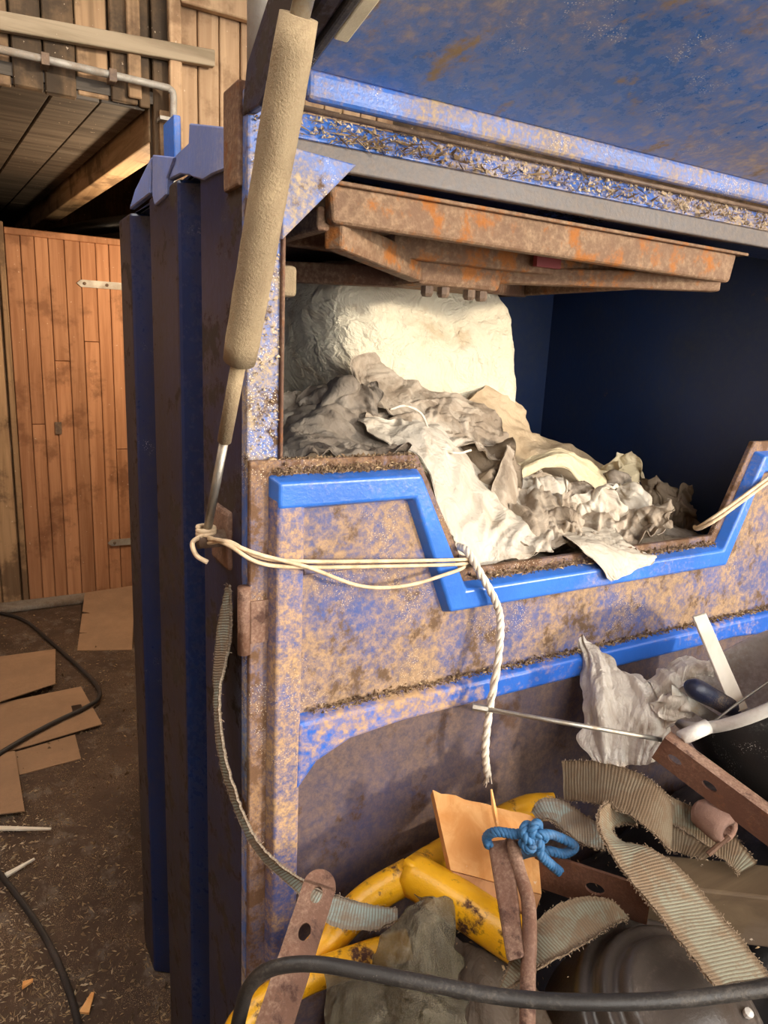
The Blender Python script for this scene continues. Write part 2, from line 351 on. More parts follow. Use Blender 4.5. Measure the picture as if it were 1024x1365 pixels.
# roof deck; the open rooflight is an unseen addition to let in sky light
structure(link('ceiling', MB().box((-2.2, -2.8, 3.7), (4.2, -1.0, 3.76)).box((-2.2, 1.2, 3.7), (4.2, 6.2, 3.76)).box((-.7, -1.0, 3.7), (4.2, 1.2, 3.76)).box((-2.2, -1.0, 3.7), (-1.9, 1.2, 3.76)), 'barn_wood'))
structure(link('wall_left', MB().box((-2.2, -2.8, 0), (-2.14, 6.2, 3.7)), 'barn_wood'))
structure(link('wall_right', MB().box((4.14, -2.8, 0), (4.2, 6.2, 3.7)), 'barn_wood'))
wf = MB()   # wall behind the camera; its long open window band is added to admit daylight
SILL = 1.16
wf.box((-2.14, -2.5, 0), (4.14, -2.42, SILL)); wf.box((-2.14, -2.5, 3.35), (4.14, -2.42, 3.7))
wf.box((-2.14, -2.5, SILL), (-.55, -2.42, 3.35)); wf.box((3.8, -2.5, SILL), (4.14, -2.42, 3.35))
structure(link('wall_front', wf, 'barn_wood'))

def board(parent, mat, a, b, name='plank', bev=.004):
    return link(name, MB().box(a, b), mat, parent, bevel=bev, seg=1)

# loft front: boards above the passage, and full-height boards to the right of it
LY = 2.04
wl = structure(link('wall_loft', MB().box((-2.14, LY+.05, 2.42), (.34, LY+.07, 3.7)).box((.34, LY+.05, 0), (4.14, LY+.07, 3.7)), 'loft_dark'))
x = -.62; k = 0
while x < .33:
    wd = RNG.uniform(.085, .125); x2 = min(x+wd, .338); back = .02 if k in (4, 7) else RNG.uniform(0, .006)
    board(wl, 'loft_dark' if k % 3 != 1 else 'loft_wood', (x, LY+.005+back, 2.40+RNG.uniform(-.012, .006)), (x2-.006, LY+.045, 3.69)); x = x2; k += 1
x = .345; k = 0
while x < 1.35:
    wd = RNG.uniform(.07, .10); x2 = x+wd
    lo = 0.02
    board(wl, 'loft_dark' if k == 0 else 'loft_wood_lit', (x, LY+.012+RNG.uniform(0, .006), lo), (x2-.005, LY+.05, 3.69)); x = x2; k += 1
board(wl, 'loft_wood_lit', (.398, LY-.02, 1.95), (.442, LY+.012, 3.69), 'stud')
board(wl, 'loft_wood_lit', (.44, LY-.03, 2.755), (1.35, LY+.005, 2.83), 'rail')
board(wl, 'loft_wood', (.255, LY-.012, 2.42), (.30, LY+.006, 3.69), 'stud')
bt = MB(); p0 = V(-.75, LY-.03, 2.50); p1 = V(.56, LY-.03, 2.575)
bt.quadbox([p0, p0+V(0, .03, 0), p1+V(0, .03, 0), p1, p0+V(0, 0, .055), p0+V(0, .03, .055), p1+V(0, .03, .055), p1+V(0, 0, .055)][:8])
link('batten', bt, 'batten_wood', wl, bevel=.003, seg=1)

# loft floor seen from below: boards running back, a joist along its right edge
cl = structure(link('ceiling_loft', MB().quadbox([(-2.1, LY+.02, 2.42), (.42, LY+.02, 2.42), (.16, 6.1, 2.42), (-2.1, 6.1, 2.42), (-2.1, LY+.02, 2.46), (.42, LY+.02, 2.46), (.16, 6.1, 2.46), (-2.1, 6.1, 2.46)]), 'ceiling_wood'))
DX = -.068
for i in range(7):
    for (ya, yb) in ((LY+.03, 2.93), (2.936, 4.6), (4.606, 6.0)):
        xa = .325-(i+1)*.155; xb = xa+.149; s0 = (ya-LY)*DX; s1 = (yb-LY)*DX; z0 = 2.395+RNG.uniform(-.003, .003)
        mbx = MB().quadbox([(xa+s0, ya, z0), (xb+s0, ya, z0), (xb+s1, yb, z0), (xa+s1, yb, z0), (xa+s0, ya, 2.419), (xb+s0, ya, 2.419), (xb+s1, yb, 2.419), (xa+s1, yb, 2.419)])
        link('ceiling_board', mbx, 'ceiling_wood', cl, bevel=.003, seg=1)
bm = MB(); s1 = (6.0-LY)*DX
bm.quadbox([(.335, LY+.055, 2.30), (.43, LY+.055, 2.30), (.43+s1, 6.0, 2.30), (.335+s1, 6.0, 2.30), (.335, LY+.055, 2.42), (.43, LY+.055, 2.42), (.43+s1, 6.0, 2.42), (.335+s1, 6.0, 2.42)])
structure(link('trim_1', bm, 'beam_wood', bevel=.006))
structure(link('trim_2', MB().box((.36, LY-.01, 0), (.40, LY+.04, 2.40)), 'loft_wood', bevel=.004))

# partition at the end of the passage and its plank door
DY = 3.70
wb = structure(link('wall_back', MB().box((-2.14, DY+.02, 0), (-.13, DY+.06, 2.3)).box((.66, DY+.02, 0), (4.14, DY+.06, 2.3)), 'loft_wood'))
for i in range(3): board(wb, 'loft_wood', (-.13-.105*(i+1), DY-.01, .02), (-.135-.105*i, DY+.02, 2.28))
board(wb, 'loft_wood', (-.128, DY-.03, 0), (-.098, DY+.05, 2.16), 'jamb')
structure(link('wall_far', MB().box((-2.14, 6.1, 0), (4.14, 6.16, 3.7)), 'loft_dark'))
door = structure(link('door_1', MB().box((-.094, DY+.012, .02), (.66, DY+.032, 2.10)), 'door_wood'))
x = -.094; i = 0
while x < .655:
    x2 = min(x+RNG.uniform(.066, .086), .66); zc = RNG.uniform(.8, 1.6)
    for (za, zb) in (((.02, zc), (zc+.003, 2.10)) if i % 2 else ((.02, 2.10),)):
        board(door, 'door_wood', (x, DY-.012+RNG.uniform(0, .004), za), (x2-.0035, DY+.013, zb), bev=.003)
    x = x2; i += 1
board(door, 'door_wood', (-.096, DY-.02, 2.10), (.66, DY+.034, 2.135), 'top_rail')
for zz, xa in ((1.875, .255), (.335, .36)):
    hp = [(xa, zz), (xa+.022, zz-.02), (.66, zz-.02), (.66, zz+.02), (xa+.022, zz+.02)]
    hg = link('strap_hinge', MB().prism(hp, DY-.022, DY-.012), 'zinc', door); hg['label'] = 'grey metal strap hinge'
    for bx in (.04, .16, .28):
        if xa+bx < .65: link('hinge_bolt', MB().lathe([(.009, 0), (.009, .005), (.004, .008), (0, .009)], V(xa+bx, DY-.022, zz), (0, -1, 0), 10), 'bolt_steel', hg)
link('lock_plate', MB().prism([(.10, 1.02), (.135, 1.02), (.135, 1.09), (.10, 1.09)], DY-.02, DY-.012), 'bolt_steel', door)
structure(link('trim_3', MB().box((-.6, DY-.14, 0), (.66, DY-.02, .035)), 'concrete', bevel=.012))   # stone threshold

# dark things heard behind the partition, seen through the gap above the door
for i, (pa, pb, r) in enumerate((((.10, 4.6, 2.16), (.75, 4.3, 2.34), .05), ((.2, 4.8, 2.10), (.80, 4.55, 2.26), .06), ((.28, 4.2, 2.05), (.74, 4.1, 2.20), .035))):
    mm = MB().tube([V(*pa), (V(*pa)+V(*pb))/2+V(0, 0, .02), V(*pb)], r, 10)
    tag(link('rolled_sheeting', mm, 'black_sheet', smooth=True), ['thick black roll of sheeting in the gap above the plank door', 'lowest black roll of sheeting behind the plank door', 'thin black roll of sheeting nearest the plank door top'][i], 'sheeting', 'black rolls behind the plank door')
sh = MB().box((-.1, 4.0, 1.95), (.9, 5.0, 2.02)).box((-.08, 4.05, 0), (-.02, 4.9, 1.95)).box((.8, 4.05, 0), (.86, 4.9, 1.95))
tag(link('storage_shelf', sh, 'loft_dark'), 'dark wooden shelf behind the plank door', 'shelf')

# metal conduit clipped along the loft front and turning down by the stud
cp = [atY(-90, 48, LY-.045), atY(0, 66, LY-.045), atY(110, 91, LY-.045), atY(214, 115, LY-.045), atY(226, 119, LY-.045), atY(231, 128, LY-.045), atY(231, 160, LY-.045), atY(231, 260, LY-.045)]
cr = thing('conduit_pipe', cp[-1], 'rust-flecked white metal conduit bending down along the loft boards', 'pipe')
link('pipe', MB().tube(catmull(cp, 60), .0125, 10), M['zinc'], cr, smooth=True)
for px_, py_ in ((60, 80), (150, 101)):
    c = atY(px_, py_, LY-.045); link('pipe_clip', MB().box(c+V(-.012, -.016, -.018), c+V(.012, .045, .018)), 'bolt_steel', cr)
c = atY(224, 159, LY-.04); link('pipe_clip', MB().box(c+V(-.03, -.01, -.006), c+V(.03, .045, .006)), 'zinc', cr)

# ================================================================== THE BALER
W = 1.29; ZT = 1.84
B = thing('waste_baler', (W/2, .42, 0), 'tall blue steel waste baler with open loading chamber, rusty and dusty', 'baler')
prof = [(0, .03), (0, .218), (.04, .236), (.04, .322), (0, .347), (0, .548), (.04, .568), (.04, .702), (0, .732), (0, .85), (.045, .85), (.045, .036), (.041, .03)]
def extr_z(poly, z0, z1):
    mb = MB(); k = len(poly); mb.v = [(p[0], p[1], z0) for p in poly]+[(p[0], p[1], z1) for p in poly]
    mb.f = [tuple(range(k))[::-1], tuple(range(k, 2*k))]
    for i in range(k): j = (i+1) % k; mb.f.append((i, j, k+j, k+i))
    mb.f = [f[::-1] for f in mb.f]; return mb
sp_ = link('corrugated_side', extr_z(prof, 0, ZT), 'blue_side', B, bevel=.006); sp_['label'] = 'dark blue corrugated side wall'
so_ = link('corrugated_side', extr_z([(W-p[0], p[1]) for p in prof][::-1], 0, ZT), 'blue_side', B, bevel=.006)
for o_ in (sp_, so_):          # the pressed-in grooves get a bluer material than the browner ridges
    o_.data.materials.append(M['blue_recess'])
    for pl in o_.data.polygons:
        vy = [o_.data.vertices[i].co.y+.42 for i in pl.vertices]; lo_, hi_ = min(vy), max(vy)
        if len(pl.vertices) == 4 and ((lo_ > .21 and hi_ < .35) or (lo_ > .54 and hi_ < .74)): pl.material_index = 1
# pale plates that paint patches of sunlight onto the top of the side
def side_plate(name, pts, X0=-.004, t=.012, mat='blue_top_sunlit'):
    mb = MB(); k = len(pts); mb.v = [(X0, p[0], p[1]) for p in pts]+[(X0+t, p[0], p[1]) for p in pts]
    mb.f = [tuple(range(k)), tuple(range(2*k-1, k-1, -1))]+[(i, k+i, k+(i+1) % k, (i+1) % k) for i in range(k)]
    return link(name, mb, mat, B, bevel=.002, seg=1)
def px_plate(pts, X0): return side_plate('sunlit_plate', [tuple(atX(x_, y_, X0)[1:]) for x_, y_ in pts], X0)
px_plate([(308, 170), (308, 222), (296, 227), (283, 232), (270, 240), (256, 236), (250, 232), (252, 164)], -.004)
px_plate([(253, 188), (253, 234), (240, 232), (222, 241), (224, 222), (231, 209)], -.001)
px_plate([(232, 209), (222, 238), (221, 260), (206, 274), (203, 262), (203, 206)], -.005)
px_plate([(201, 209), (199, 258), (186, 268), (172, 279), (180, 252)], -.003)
link('lifting_lug', MB().box((.01, .40, 1.88), (.022, .47, 1.945)), 'blue_rib', B, bevel=.002)
link('corner_stub', MB().box((-.006, .03, 1.78), (.012, .088, 1.895)), 'rust_dark', B, bevel=.003)
for xa in (0, W-.043): link('front_post', MB().box((xa, .012, 0), (xa+.043, .035, 1.885)), 'blue_post', B, bevel=.003)
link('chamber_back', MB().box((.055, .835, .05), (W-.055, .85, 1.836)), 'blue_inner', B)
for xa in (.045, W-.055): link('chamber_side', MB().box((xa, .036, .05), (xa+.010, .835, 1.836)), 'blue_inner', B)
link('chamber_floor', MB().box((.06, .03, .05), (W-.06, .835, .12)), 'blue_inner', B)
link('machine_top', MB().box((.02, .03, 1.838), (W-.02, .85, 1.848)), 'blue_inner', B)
# top beam: face plate, sloped ledge, hinge rod
link('beam_face', MB().box((.043, .0, 1.808), (W-.043, .012, 1.836)), 'beam_face', B, bevel=.002)
ul = MB().box((.043, .012, 1.812), (W-.043, .11, 1.822)); link('beam_soffit', ul, 'blue_recess', B)
sl = MB(); sl.quadbox([(.036, -.002, 1.836), (W-.036, -.002, 1.836), (W-.036, .05, 1.836), (.036, .05, 1.836), (.036, .014, 1.869), (W-.036, .014, 1.869), (W-.036, .05, 1.869), (.036, .05, 1.869)])
link('sloped_ledge', sl, 'blue_beam', B, bevel=.003)
link('hinge_rod', MB().tube([V(.03, .004, 1.8705), V(W-.03, .004, 1.8705)], .0035, 10), 'bolt_steel', B, smooth=True)
for a, b_, c in (((.038, 1.825), (.135, 1.818), (.038, 1.720)), ((W-.038, 1.825), (W-.038, 1.720), (W-.135, 1.818))):
    link('gusset_plate', MB().prism([a, b_, c], -.004, .012), 'blue_post', B, bevel=.002)
link('edge_bar', MB().box((.0425, .006, .4), (.047, .035, 1.735)), 'rust_dark', B, bevel=.002)
link('latch_block', MB().box((.052, .07, 1.66), (.09, .12, 1.70)), 'strut_sleeve', B, bevel=.006)

# lid: swung out and up over the opening, seen from below
LT = math.radians(13.0)
def lidp(x, s, h): return V(x, -.012-s*math.cos(LT)+h*math.sin(LT)*-1, 1.906+s*math.sin(LT)+h*math.cos(LT))
def lidbox(x0, x1, s0, s1, h0, h1):
    return MB().quadbox([lidp(x0, s1, h0), lidp(x1, s1, h0), lidp(x1, s0, h0), lidp(x0, s0, h0), lidp(x0, s1, h1), lidp(x1, s1, h1), lidp(x1, s0, h1), lidp(x0, s0, h1)])
lid = link('lid', lidbox(.062, W-.062, 0, .66, 0, .02), 'blue_lid', B, bevel=.004); lid['label'] = 'raised blue lid over the opening'
fl = MB().box((.062, -.016, 1.876), (W-.062, .004, 1.909)); link('hinge_flange', fl, 'blue_beam', lid, bevel=.008, seg=3)
link('side_flange', lidbox(.022, .045, -.0, .66, -.012, .05), 'blue_side', lid, bevel=.006)
link('side_flange', lidbox(W-.045, W-.022, -.0, .66, -.012, .05), 'blue_side', lid, bevel=.006)
link('rubber_seal', lidbox(.045, .056, .0, .66, -.016, .018), 'black_rubber', lid, bevel=.003)
link('cream_strip', lidbox(.057, .074, .085, .20, -.014, .0), 'cream_strip', lid, bevel=.002)
link('edge_rib', lidbox(.062, W-.062, .62, .66, -.03, 0), 'blue_lid', lid, bevel=.006)
br = MB(); bp = [(.03, 1.855), (-.03, 1.852), (-.105, 1.875), (-.16, 1.93), (-.08, 1.965), (.012, 1.905)]
k = len(bp); br.v = [(-.002, p[0], p[1]) for p in bp]+[(.010, p[0], p[1]) for p in bp]
br.f = [tuple(range(k))[::-1], tuple(range(k, 2*k))]+[(i, (i+1) % k, k+(i+1) % k, k+i) for i in range(k)]
link('hinge_bracket', br, 'blue_side', lid, bevel=.003)

# gas strut from the side of the machine up to the lid
s0 = V(-.033, .085, 1.335); s1 = V(-.029, -.045, 1.577); s2 = V(-.029, -.206, 1.876); s3 = V(-.02, -.262, 1.975)
st = link('gas_strut', MB().tube(catmull([s1, s1*.5+s2*.5, s2], 14), [.0185, .0195, .0190, .0195, .019, .0192, .0188, .019, .0185, .019, .0188, .0182, .018, .017], 16), 'strut_sleeve', B, smooth=True)
st['label'] = 'dust-caked sleeve of the gas strut'
mid = s0*.42+s1*.58
link('rod', MB().tube([mid*.98+s1*.02, s1+unit(s2-s1)*.01], .0088, 12), 'strut_sleeve', st, smooth=True)
link('piston_rod', MB().tube([s0, mid], .0058, 12), 'steel', st, smooth=True)
link('end_fitting', MB().tube([s2-unit(s2-s1)*.01, s3], .009, 10), 'steel', st, smooth=True)
link('eyelet', MB().tube([s0+V(-.012, 0, -.004), s0+V(.034, 0, -.004)], .0125, 12), 'bolt_steel', st, smooth=True)
link('strut_bracket', MB().box((-.008, .07, 1.285), (.004, .15, 1.37)), 'rust_bar', B, bevel=.012)
cyl = atY(357, 40, .30)
link('hydraulic_cylinder', MB().tube([V(cyl[0], .30, 1.89), V(cyl[0], .30, 2.55)], .031, 20), 'zinc', B, smooth=True)

# press plate hanging just under the beam
pp = link('press_plate', MB().box((.12, .055, 1.79), (.93, .78, 1.80)), 'rust_dark', B); pp['label'] = 'rusty brown press plate with braces'
def bar(a, b, w_, h, mat='rust_plate', name='brace', bev=.004):
    """bar from a to b, w_ wide sideways, h deep downward from the line"""
    a, b = np.asarray(a, float), np.asarray(b, float); d = unit(b-a); sd = unit(np.cross(d, V(0, 0, 1)))*w_/2; dz = V(0, 0, -h)
    return link(name, MB().quadbox([a-sd+dz, a+sd+dz, b+sd+dz, b-sd+dz, a-sd, a+sd, b+sd, b-sd][:8]), mat, pp, bevel=bev)
rimf = MB().quadbox([(.118, .026, 1.752), (.925, .026, 1.744), (.925, .05, 1.744), (.118, .05, 1.752), (.112, .026, 1.800), (.935, .026, 1.796), (.935, .05, 1.796), (.112, .05, 1.800)])
fr = link('front_rim', rimf, 'rust_plate', pp, bevel=.007, seg=3); fr['label'] = 'orange-rusted front rim'
link('rim_lip', MB().quadbox([(.112, .018, 1.797), (.955, .018, 1.793), (.945, .06, 1.793), (.112, .06, 1.797), (.112, .018, 1.802), (.955, .018, 1.798), (.945, .06, 1.798), (.112, .06, 1.802)]), 'rust_plate', pp, bevel=.001, seg=1)
hub = atZ(592, 386, 1.705)
bar((.128, .045, 1.765), hub+V(-.06, -.02, .045), .028, .042)
bar((.915, .045, 1.758), hub+V(.06, -.02, .045), .028, .03)
bar((.118, .05, 1.775), (.118, .74, 1.775), .02, .03, 'rust_dark', 'side_rim')
bar((.922, .05, 1.772), (.922, .74, 1.772), .02, .03, 'rust_dark', 'side_rim')
bar((.29, .175, 1.775), (.82, .172, 1.775), .022, .036, 'rust_plate', 'cross_rail')
bar((.09, .60, 1.752), hub+V(-.06, .03, .035), .03, .036, 'rust_dark')
bar((.10, .33, 1.79), (.5, .36, 1.79), .03, .03, 'rust_dark', 'cross_rail')
bar((.93, .62, 1.77), hub+V(.06, .03, .035), .03, .03, 'rust_dark')
hb = link('hub', MB().quadbox([hub+V(-.085, -.05, 0), hub+V(.085, -.05, 0), hub+V(.085, .06, 0), hub+V(-.085, .06, 0), hub+V(-.10, -.06, .085), hub+V(.10, -.06, .085), hub+V(.10, .07, .085), hub+V(-.10, .07, .085)]), 'rust_plate', pp, bevel=.008)
for dx, dy in ((-.055, -.03), (-.025, -.035), (.03, -.035), (.06, -.03)):
    link('bolt', MB().lathe([(.0, -.018), (.008, -.017), (.011, -.012), (.011, 0), (.0, 0)], hub+V(dx, dy, 0), (0, 0, 1), 8), 'bolt_steel', hb)
tg = MB().box((.56, .14, 1.748), (.615, .15, 1.775)); o = link('red_tag', tg, 'rope_blue', pp); 
t_ = NT('red_paint'); t_.done((.22, .03, .03), .6); o.data.materials[0] = M['red_paint']
# ------------------------------------------------------------------ lower door with the cut-out
dout = [(0, .06), (W, .06), (W, 1.452), (1.034, 1.452), (.948, 1.268), (.352, 1.268), (.250, 1.452), (0, 1.452)]
dr = link('front_door', MB().prism(dout, 0, .011), 'blue_rim', B, bevel=.0015, seg=1); dr['label'] = 'blue pressed-steel front door with trapezoid cut-out'
Yb = -.02
lb = link('left_band', MB().bevel_prism([(.024, .10), (.0745, .10), (.0745, 1.410), (.024, 1.410)], Yb, .002, .007), 'blue_left_band', dr, bevel=.004, seg=3)
link('right_band', MB().bevel_prism([(W-.0745, .10), (W-.024, .10), (W-.024, 1.410), (W-.0745, 1.410)], Yb, .002, .007), 'blue_left_band', dr, bevel=.004, seg=3)
cut = [(.024, 1.434), (.024, 1.384), (.232, 1.386), (.308, 1.203), (.982, 1.203), (1.058, 1.386), (W-.024, 1.384), (W-.024, 1.434), (1.040, 1.434), (.956, 1.2505), (.345, 1.2505), (.250, 1.434)]
ub = link('raised_band', MB().bevel_prism(cut, Yb-.0015, .002, .008), 'blue_rib', dr, bevel=.004, seg=3); ub['label'] = 'bright blue raised band around the cut-out'
ins = [(.070, 1.055), (W-.070, 1.055), (W-.070, 1.39), (1.056, 1.39), (.980, 1.206), (.310, 1.206), (.234, 1.39), (.070, 1.39)]
ip = link('inset_panel', MB().prism(ins, -.004, .001), 'blue_inset', dr)
link('crease', MB().quadbox([(.075, -.0075, 1.296), (.268, -.0075, 1.296), (.268, .0, 1.290), (.075, .0, 1.290), (.075, -.0055, 1.302), (.268, -.0055, 1.302), (.268, .0, 1.318), (.075, .0, 1.318)]), 'blue_inset', ip)
rib = [(.056, .955), (.10, 1.006), (.15, 1.028), (.24, 1.036), (W-.24, 1.036), (W-.15, 1.028), (W-.10, 1.006), (W-.056, .955), (W-.056, 1.090), (.056, 1.090)]
lr = link('lower_rib', MB().bevel_prism(rib, Yb-.001, .002, .010), 'blue_band', dr, bevel=.005, seg=3)
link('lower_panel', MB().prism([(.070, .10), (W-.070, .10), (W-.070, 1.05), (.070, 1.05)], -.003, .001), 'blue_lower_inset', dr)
for zz in (1.24, .55):
    link('door_hinge', MB().tube([V(-.006, .004, zz-.05), V(-.006, .004, zz+.045)], .009, 10), 'rust_bar', dr, smooth=True)
link('weld_patch', MB().box((.0005, -.003, 1.205), (.026, .002, 1.265)), 'rust_bar', dr, bevel=.001)
# chaff and dirt lying on the door's ledges
def scatter(name, pts_fn, n, size, mat, parent=None, flat=.3):
    mb = MB()
    for i in range(n): mb.chip(pts_fn(), size*RNG.uniform(.5, 1.4), flat)
    o = link(name, mb, mat, parent); o['kind'] = 'stuff'; return o
U = RNG.uniform
def ledge():
    r = U()
    if r < .45: xx = U(.085, 1.2); return V(xx, U(-.020, -.005), 1.088+abs(RNG.normal(0, .004)))
    if r < .62: xx = U(.03, .245); return V(xx, U(-.018, .008), 1.434+abs(RNG.normal(0, .005)))
    if r < .95: xx = U(.355, .945); return V(xx, U(-.018, .008), 1.2515+abs(RNG.normal(0, .005)))
    return V(U(.03, .245), U(.0, .011), 1.4525)
dd = scatter('ledge_dirt', ledge, 3200, .005, 'dark_dirt', dr, .6)
scatter('ledge_chaff', ledge, 1300, .006, 'chaff', dr, .25)
def bledge(): t = U(); return V(U(.06, W-.06), -.004+.016*t-.002, 1.836+.033*t)
scatter('beam_chaff', bledge, 1500, .0045, 'chaff_light', B, .8)
def bstraw(): t = abs(RNG.normal(0, .5)) % 1; xx = RNG.normal(.17, .06) if U() < .6 else U(.1, .9); return V(max(.06, xx), -.008+.016*t, 1.838+.03*t)
scatter('beam_straw', bstraw, 260, .024, 'chaff', B, .03)
def postd(): return V(U(.004, .04), .009, U(1.46, 1.88))
scatter('post_dust', postd, 380, .0045, 'chaff_light', B, .5)
# ================================================================== WHAT LIES IN THE CHAMBER
def crumple(P, amp, freq, seed=0, aniso=(1, 1, 1), fine=.35, edge=True, theta=None):
    """rumple a sheet: two sets of long pleats over a soft swell, ragged at the border"""
    nu, nv, _ = P.shape
    du = np.gradient(P, axis=0); dv = np.gradient(P, axis=1); N = np.cross(du, dv); N /= (np.linalg.norm(N, axis=2, keepdims=True)+1e-12)
    A = np.concatenate([np.zeros((1, nv)), np.cumsum(np.linalg.norm(np.diff(P, axis=0), axis=2), axis=0)]).mean(1)[:, None]*np.ones((1, nv))
    Bv = np.concatenate([np.zeros((nu, 1)), np.cumsum(np.linalg.norm(np.diff(P, axis=1), axis=2), axis=1)], axis=1).mean(0)[None, :]*np.ones((nu, 1))
    th = (seed*1.37) % math.pi if theta is None else theta
    def pleats(t0, f, sd):
        w1 = perlin(P*freq*.45+sd); w2 = perlin(P*freq*.9+sd+31)
        s_ = A*math.cos(t0)+Bv*math.sin(t0)+(.55*w1+.22*w2)/freq; t_ = -A*math.sin(t0)+Bv*math.cos(t0)
        n_ = perlin(np.stack([s_*f, t_*f*.22, 0*s_+sd], -1)); n2 = perlin(np.stack([s_*f*2.3, t_*f*.5, 0*s_+sd+7], -1))
        return (1-np.abs(n_)*2.8)+.42*(1-np.abs(n2)*2.8)
    q = P*freq*np.array(aniso)+seed*3.7
    d = .62*(pleats(th, freq*1.5, seed+.3)-.55)+.38*(pleats(th+1.15, freq*1.8, seed+13.3)-.55)*np.clip(.5+1.4*perlin(q*.4+77), 0, 1)+.9*perlin(q*.42+5)+fine*.35*(ridged(q*2.0+4, 2)-.5)
    out = P+N*(amp*d)[..., None]
    if edge:
        u = np.linspace(0, 1, nu)[:, None]; v = np.linspace(0, 1, nv)[None, :]
        e = np.minimum(np.minimum(u, 1-u), np.minimum(v, 1-v)); wt = np.clip(1-e/.12, 0, 1)
        out = out+np.stack([perlin(q*1.9+50), perlin(q*1.9+60), perlin(q*1.9+70)], -1)*(wt*amp*1.1)[..., None]
    return out
def sheet(name, rows, label, cat, mat, amp=.012, freq=14, seed=1, nu=60, nv=80, thick=.0016, group=None, aniso=(1, 1, 1), fine=.35, root=None, theta=None):
    """rows: lists of (px, py, Y) or 3-D arrays"""
    R = [[atY(*p) if not isinstance(p, np.ndarray) else p for p in r] for r in rows]
    P = crumple(patch(R, nu, nv), amp, freq, seed, aniso, fine, True, theta)
    o = link(name, MB().grid(P, thick), mat, root, smooth=True)
    return o if root is not None else tag(o, label, cat, group)
def blobmesh(c, rad, yaw=0, pw=1.0, amp=.01, freq=14, seed=1, n=48, m_=36, tilt=0):
    th = np.linspace(0, 2*math.pi, n, endpoint=False); ph = np.linspace(-math.pi/2+.02, math.pi/2-.02, m_)
    T, Pp = np.meshgrid(th, ph); sg = lambda x: np.sign(x)*np.abs(x)**pw
    p = np.stack([sg(np.cos(Pp))*sg(np.cos(T))*rad[0], sg(np.cos(Pp))*sg(np.sin(T))*rad[1], sg(np.sin(Pp))*rad[2]], -1)
    nrm = p/np.array(rad)**2; nrm /= np.linalg.norm(nrm, axis=2, keepdims=True)+1e-9
    if tilt: ct, s_ = math.cos(tilt), math.sin(tilt); Rx = np.array([[ct, 0, s_], [0, 1, 0], [-s_, 0, ct]]); p = p@Rx.T; nrm = nrm@Rx.T
    cy, sy = math.cos(yaw), math.sin(yaw); Rz = np.array([[cy, -sy, 0], [sy, cy, 0], [0, 0, 1]]); p = p@Rz.T+np.asarray(c); nrm = nrm@Rz.T
    q = p*freq+seed*4.1; wq = q+.6*np.stack([perlin(q*.7+9), perlin(q*.7+21), perlin(q*.7+33)], -1)
    p = p+nrm*(amp*(ridged(wq, 3)-.45+.9*perlin(q*.4+3)))[..., None]
    mb = MB(); mb.v = [tuple(x) for x in p.reshape(-1, 3)]
    for i in range(m_-1):
        for k in range(n): k2 = (k+1) % n; mb.f.append((i*n+k, i*n+k2, (i+1)*n+k2, (i+1)*n+k))
    mb.f.append(tuple(range(n))[::-1]); mb.f.append(tuple((m_-1)*n+k for k in range(n))); return mb

# big bulging sack at the back
mb = blobmesh((.545, .64, 1.42), (.275, .21, .36), yaw=.16, pw=.40, amp=.018, freq=6, seed=2, n=170, m_=120)
P = np.array(mb.v); P[:, 0] += (1.70-P[:, 2])*.10*np.clip((P[:, 0]-.45)/.3, 0, 1)             # right flank flares at the foot
P[:, 0] += (1.70-P[:, 2])*.16*np.clip((.55-P[:, 0])/.25, 0, 1)*(P[:, 1] < .66)                  # front-left edge leans
P[:, 1] += .008*(ridged(P*V(14, 6, 9)@np.array([[.8, 0, .6], [0, 1, 0], [-1.5, 0, 2.0]])+2, 3)-.5); P[:, 2] += .003*perlin(P*22+4)
seam = np.abs(P[:, 0]-.64-.02*np.sin(P[:, 2]*11)-.15*(1.7-P[:, 2])); P[:, 1] += .016*np.exp(-(seam/.012)**2)
mb.v = [tuple(p) for p in P]
sk = thing('fabric_sack', (.5, .6, 1.06), 'large cream fabric sack bulging at the back of the baler chamber', 'sack')
link('sack_body', mb, 'bag_cloth', sk, smooth=True)
# heap of rags filling the chamber to the sill
gx, gy = np.meshgrid(np.linspace(.082, 1.205, 120), np.linspace(.018, .825, 80), indexing='ij')
hz = 1.235+.17*np.clip((.62-gx)/.5, 0, 1)*np.clip(gy/.25, 0, 1)+.10*np.clip((gy-.05)/.5, 0, 1)*np.clip((1.15-gx)/.4, 0, 1)-.05*np.clip((gx-1.0)/.2, 0, 1)
hp = crumple(np.stack([gx, gy, hz], -1), .022, 11, 5, edge=False)
hp[..., 1] = np.clip(hp[..., 1], .014, .83); hp[..., 0] = np.clip(hp[..., 0], .078, 1.212)
sd_ = MB().grid(hp, 0)
o = link('rag_heap', sd_, 'cloth_mixed', smooth=True); tag(o, 'bed of crumpled dirty rags and film filling the baler chamber', 'rags')
o['kind'] = 'stuff'

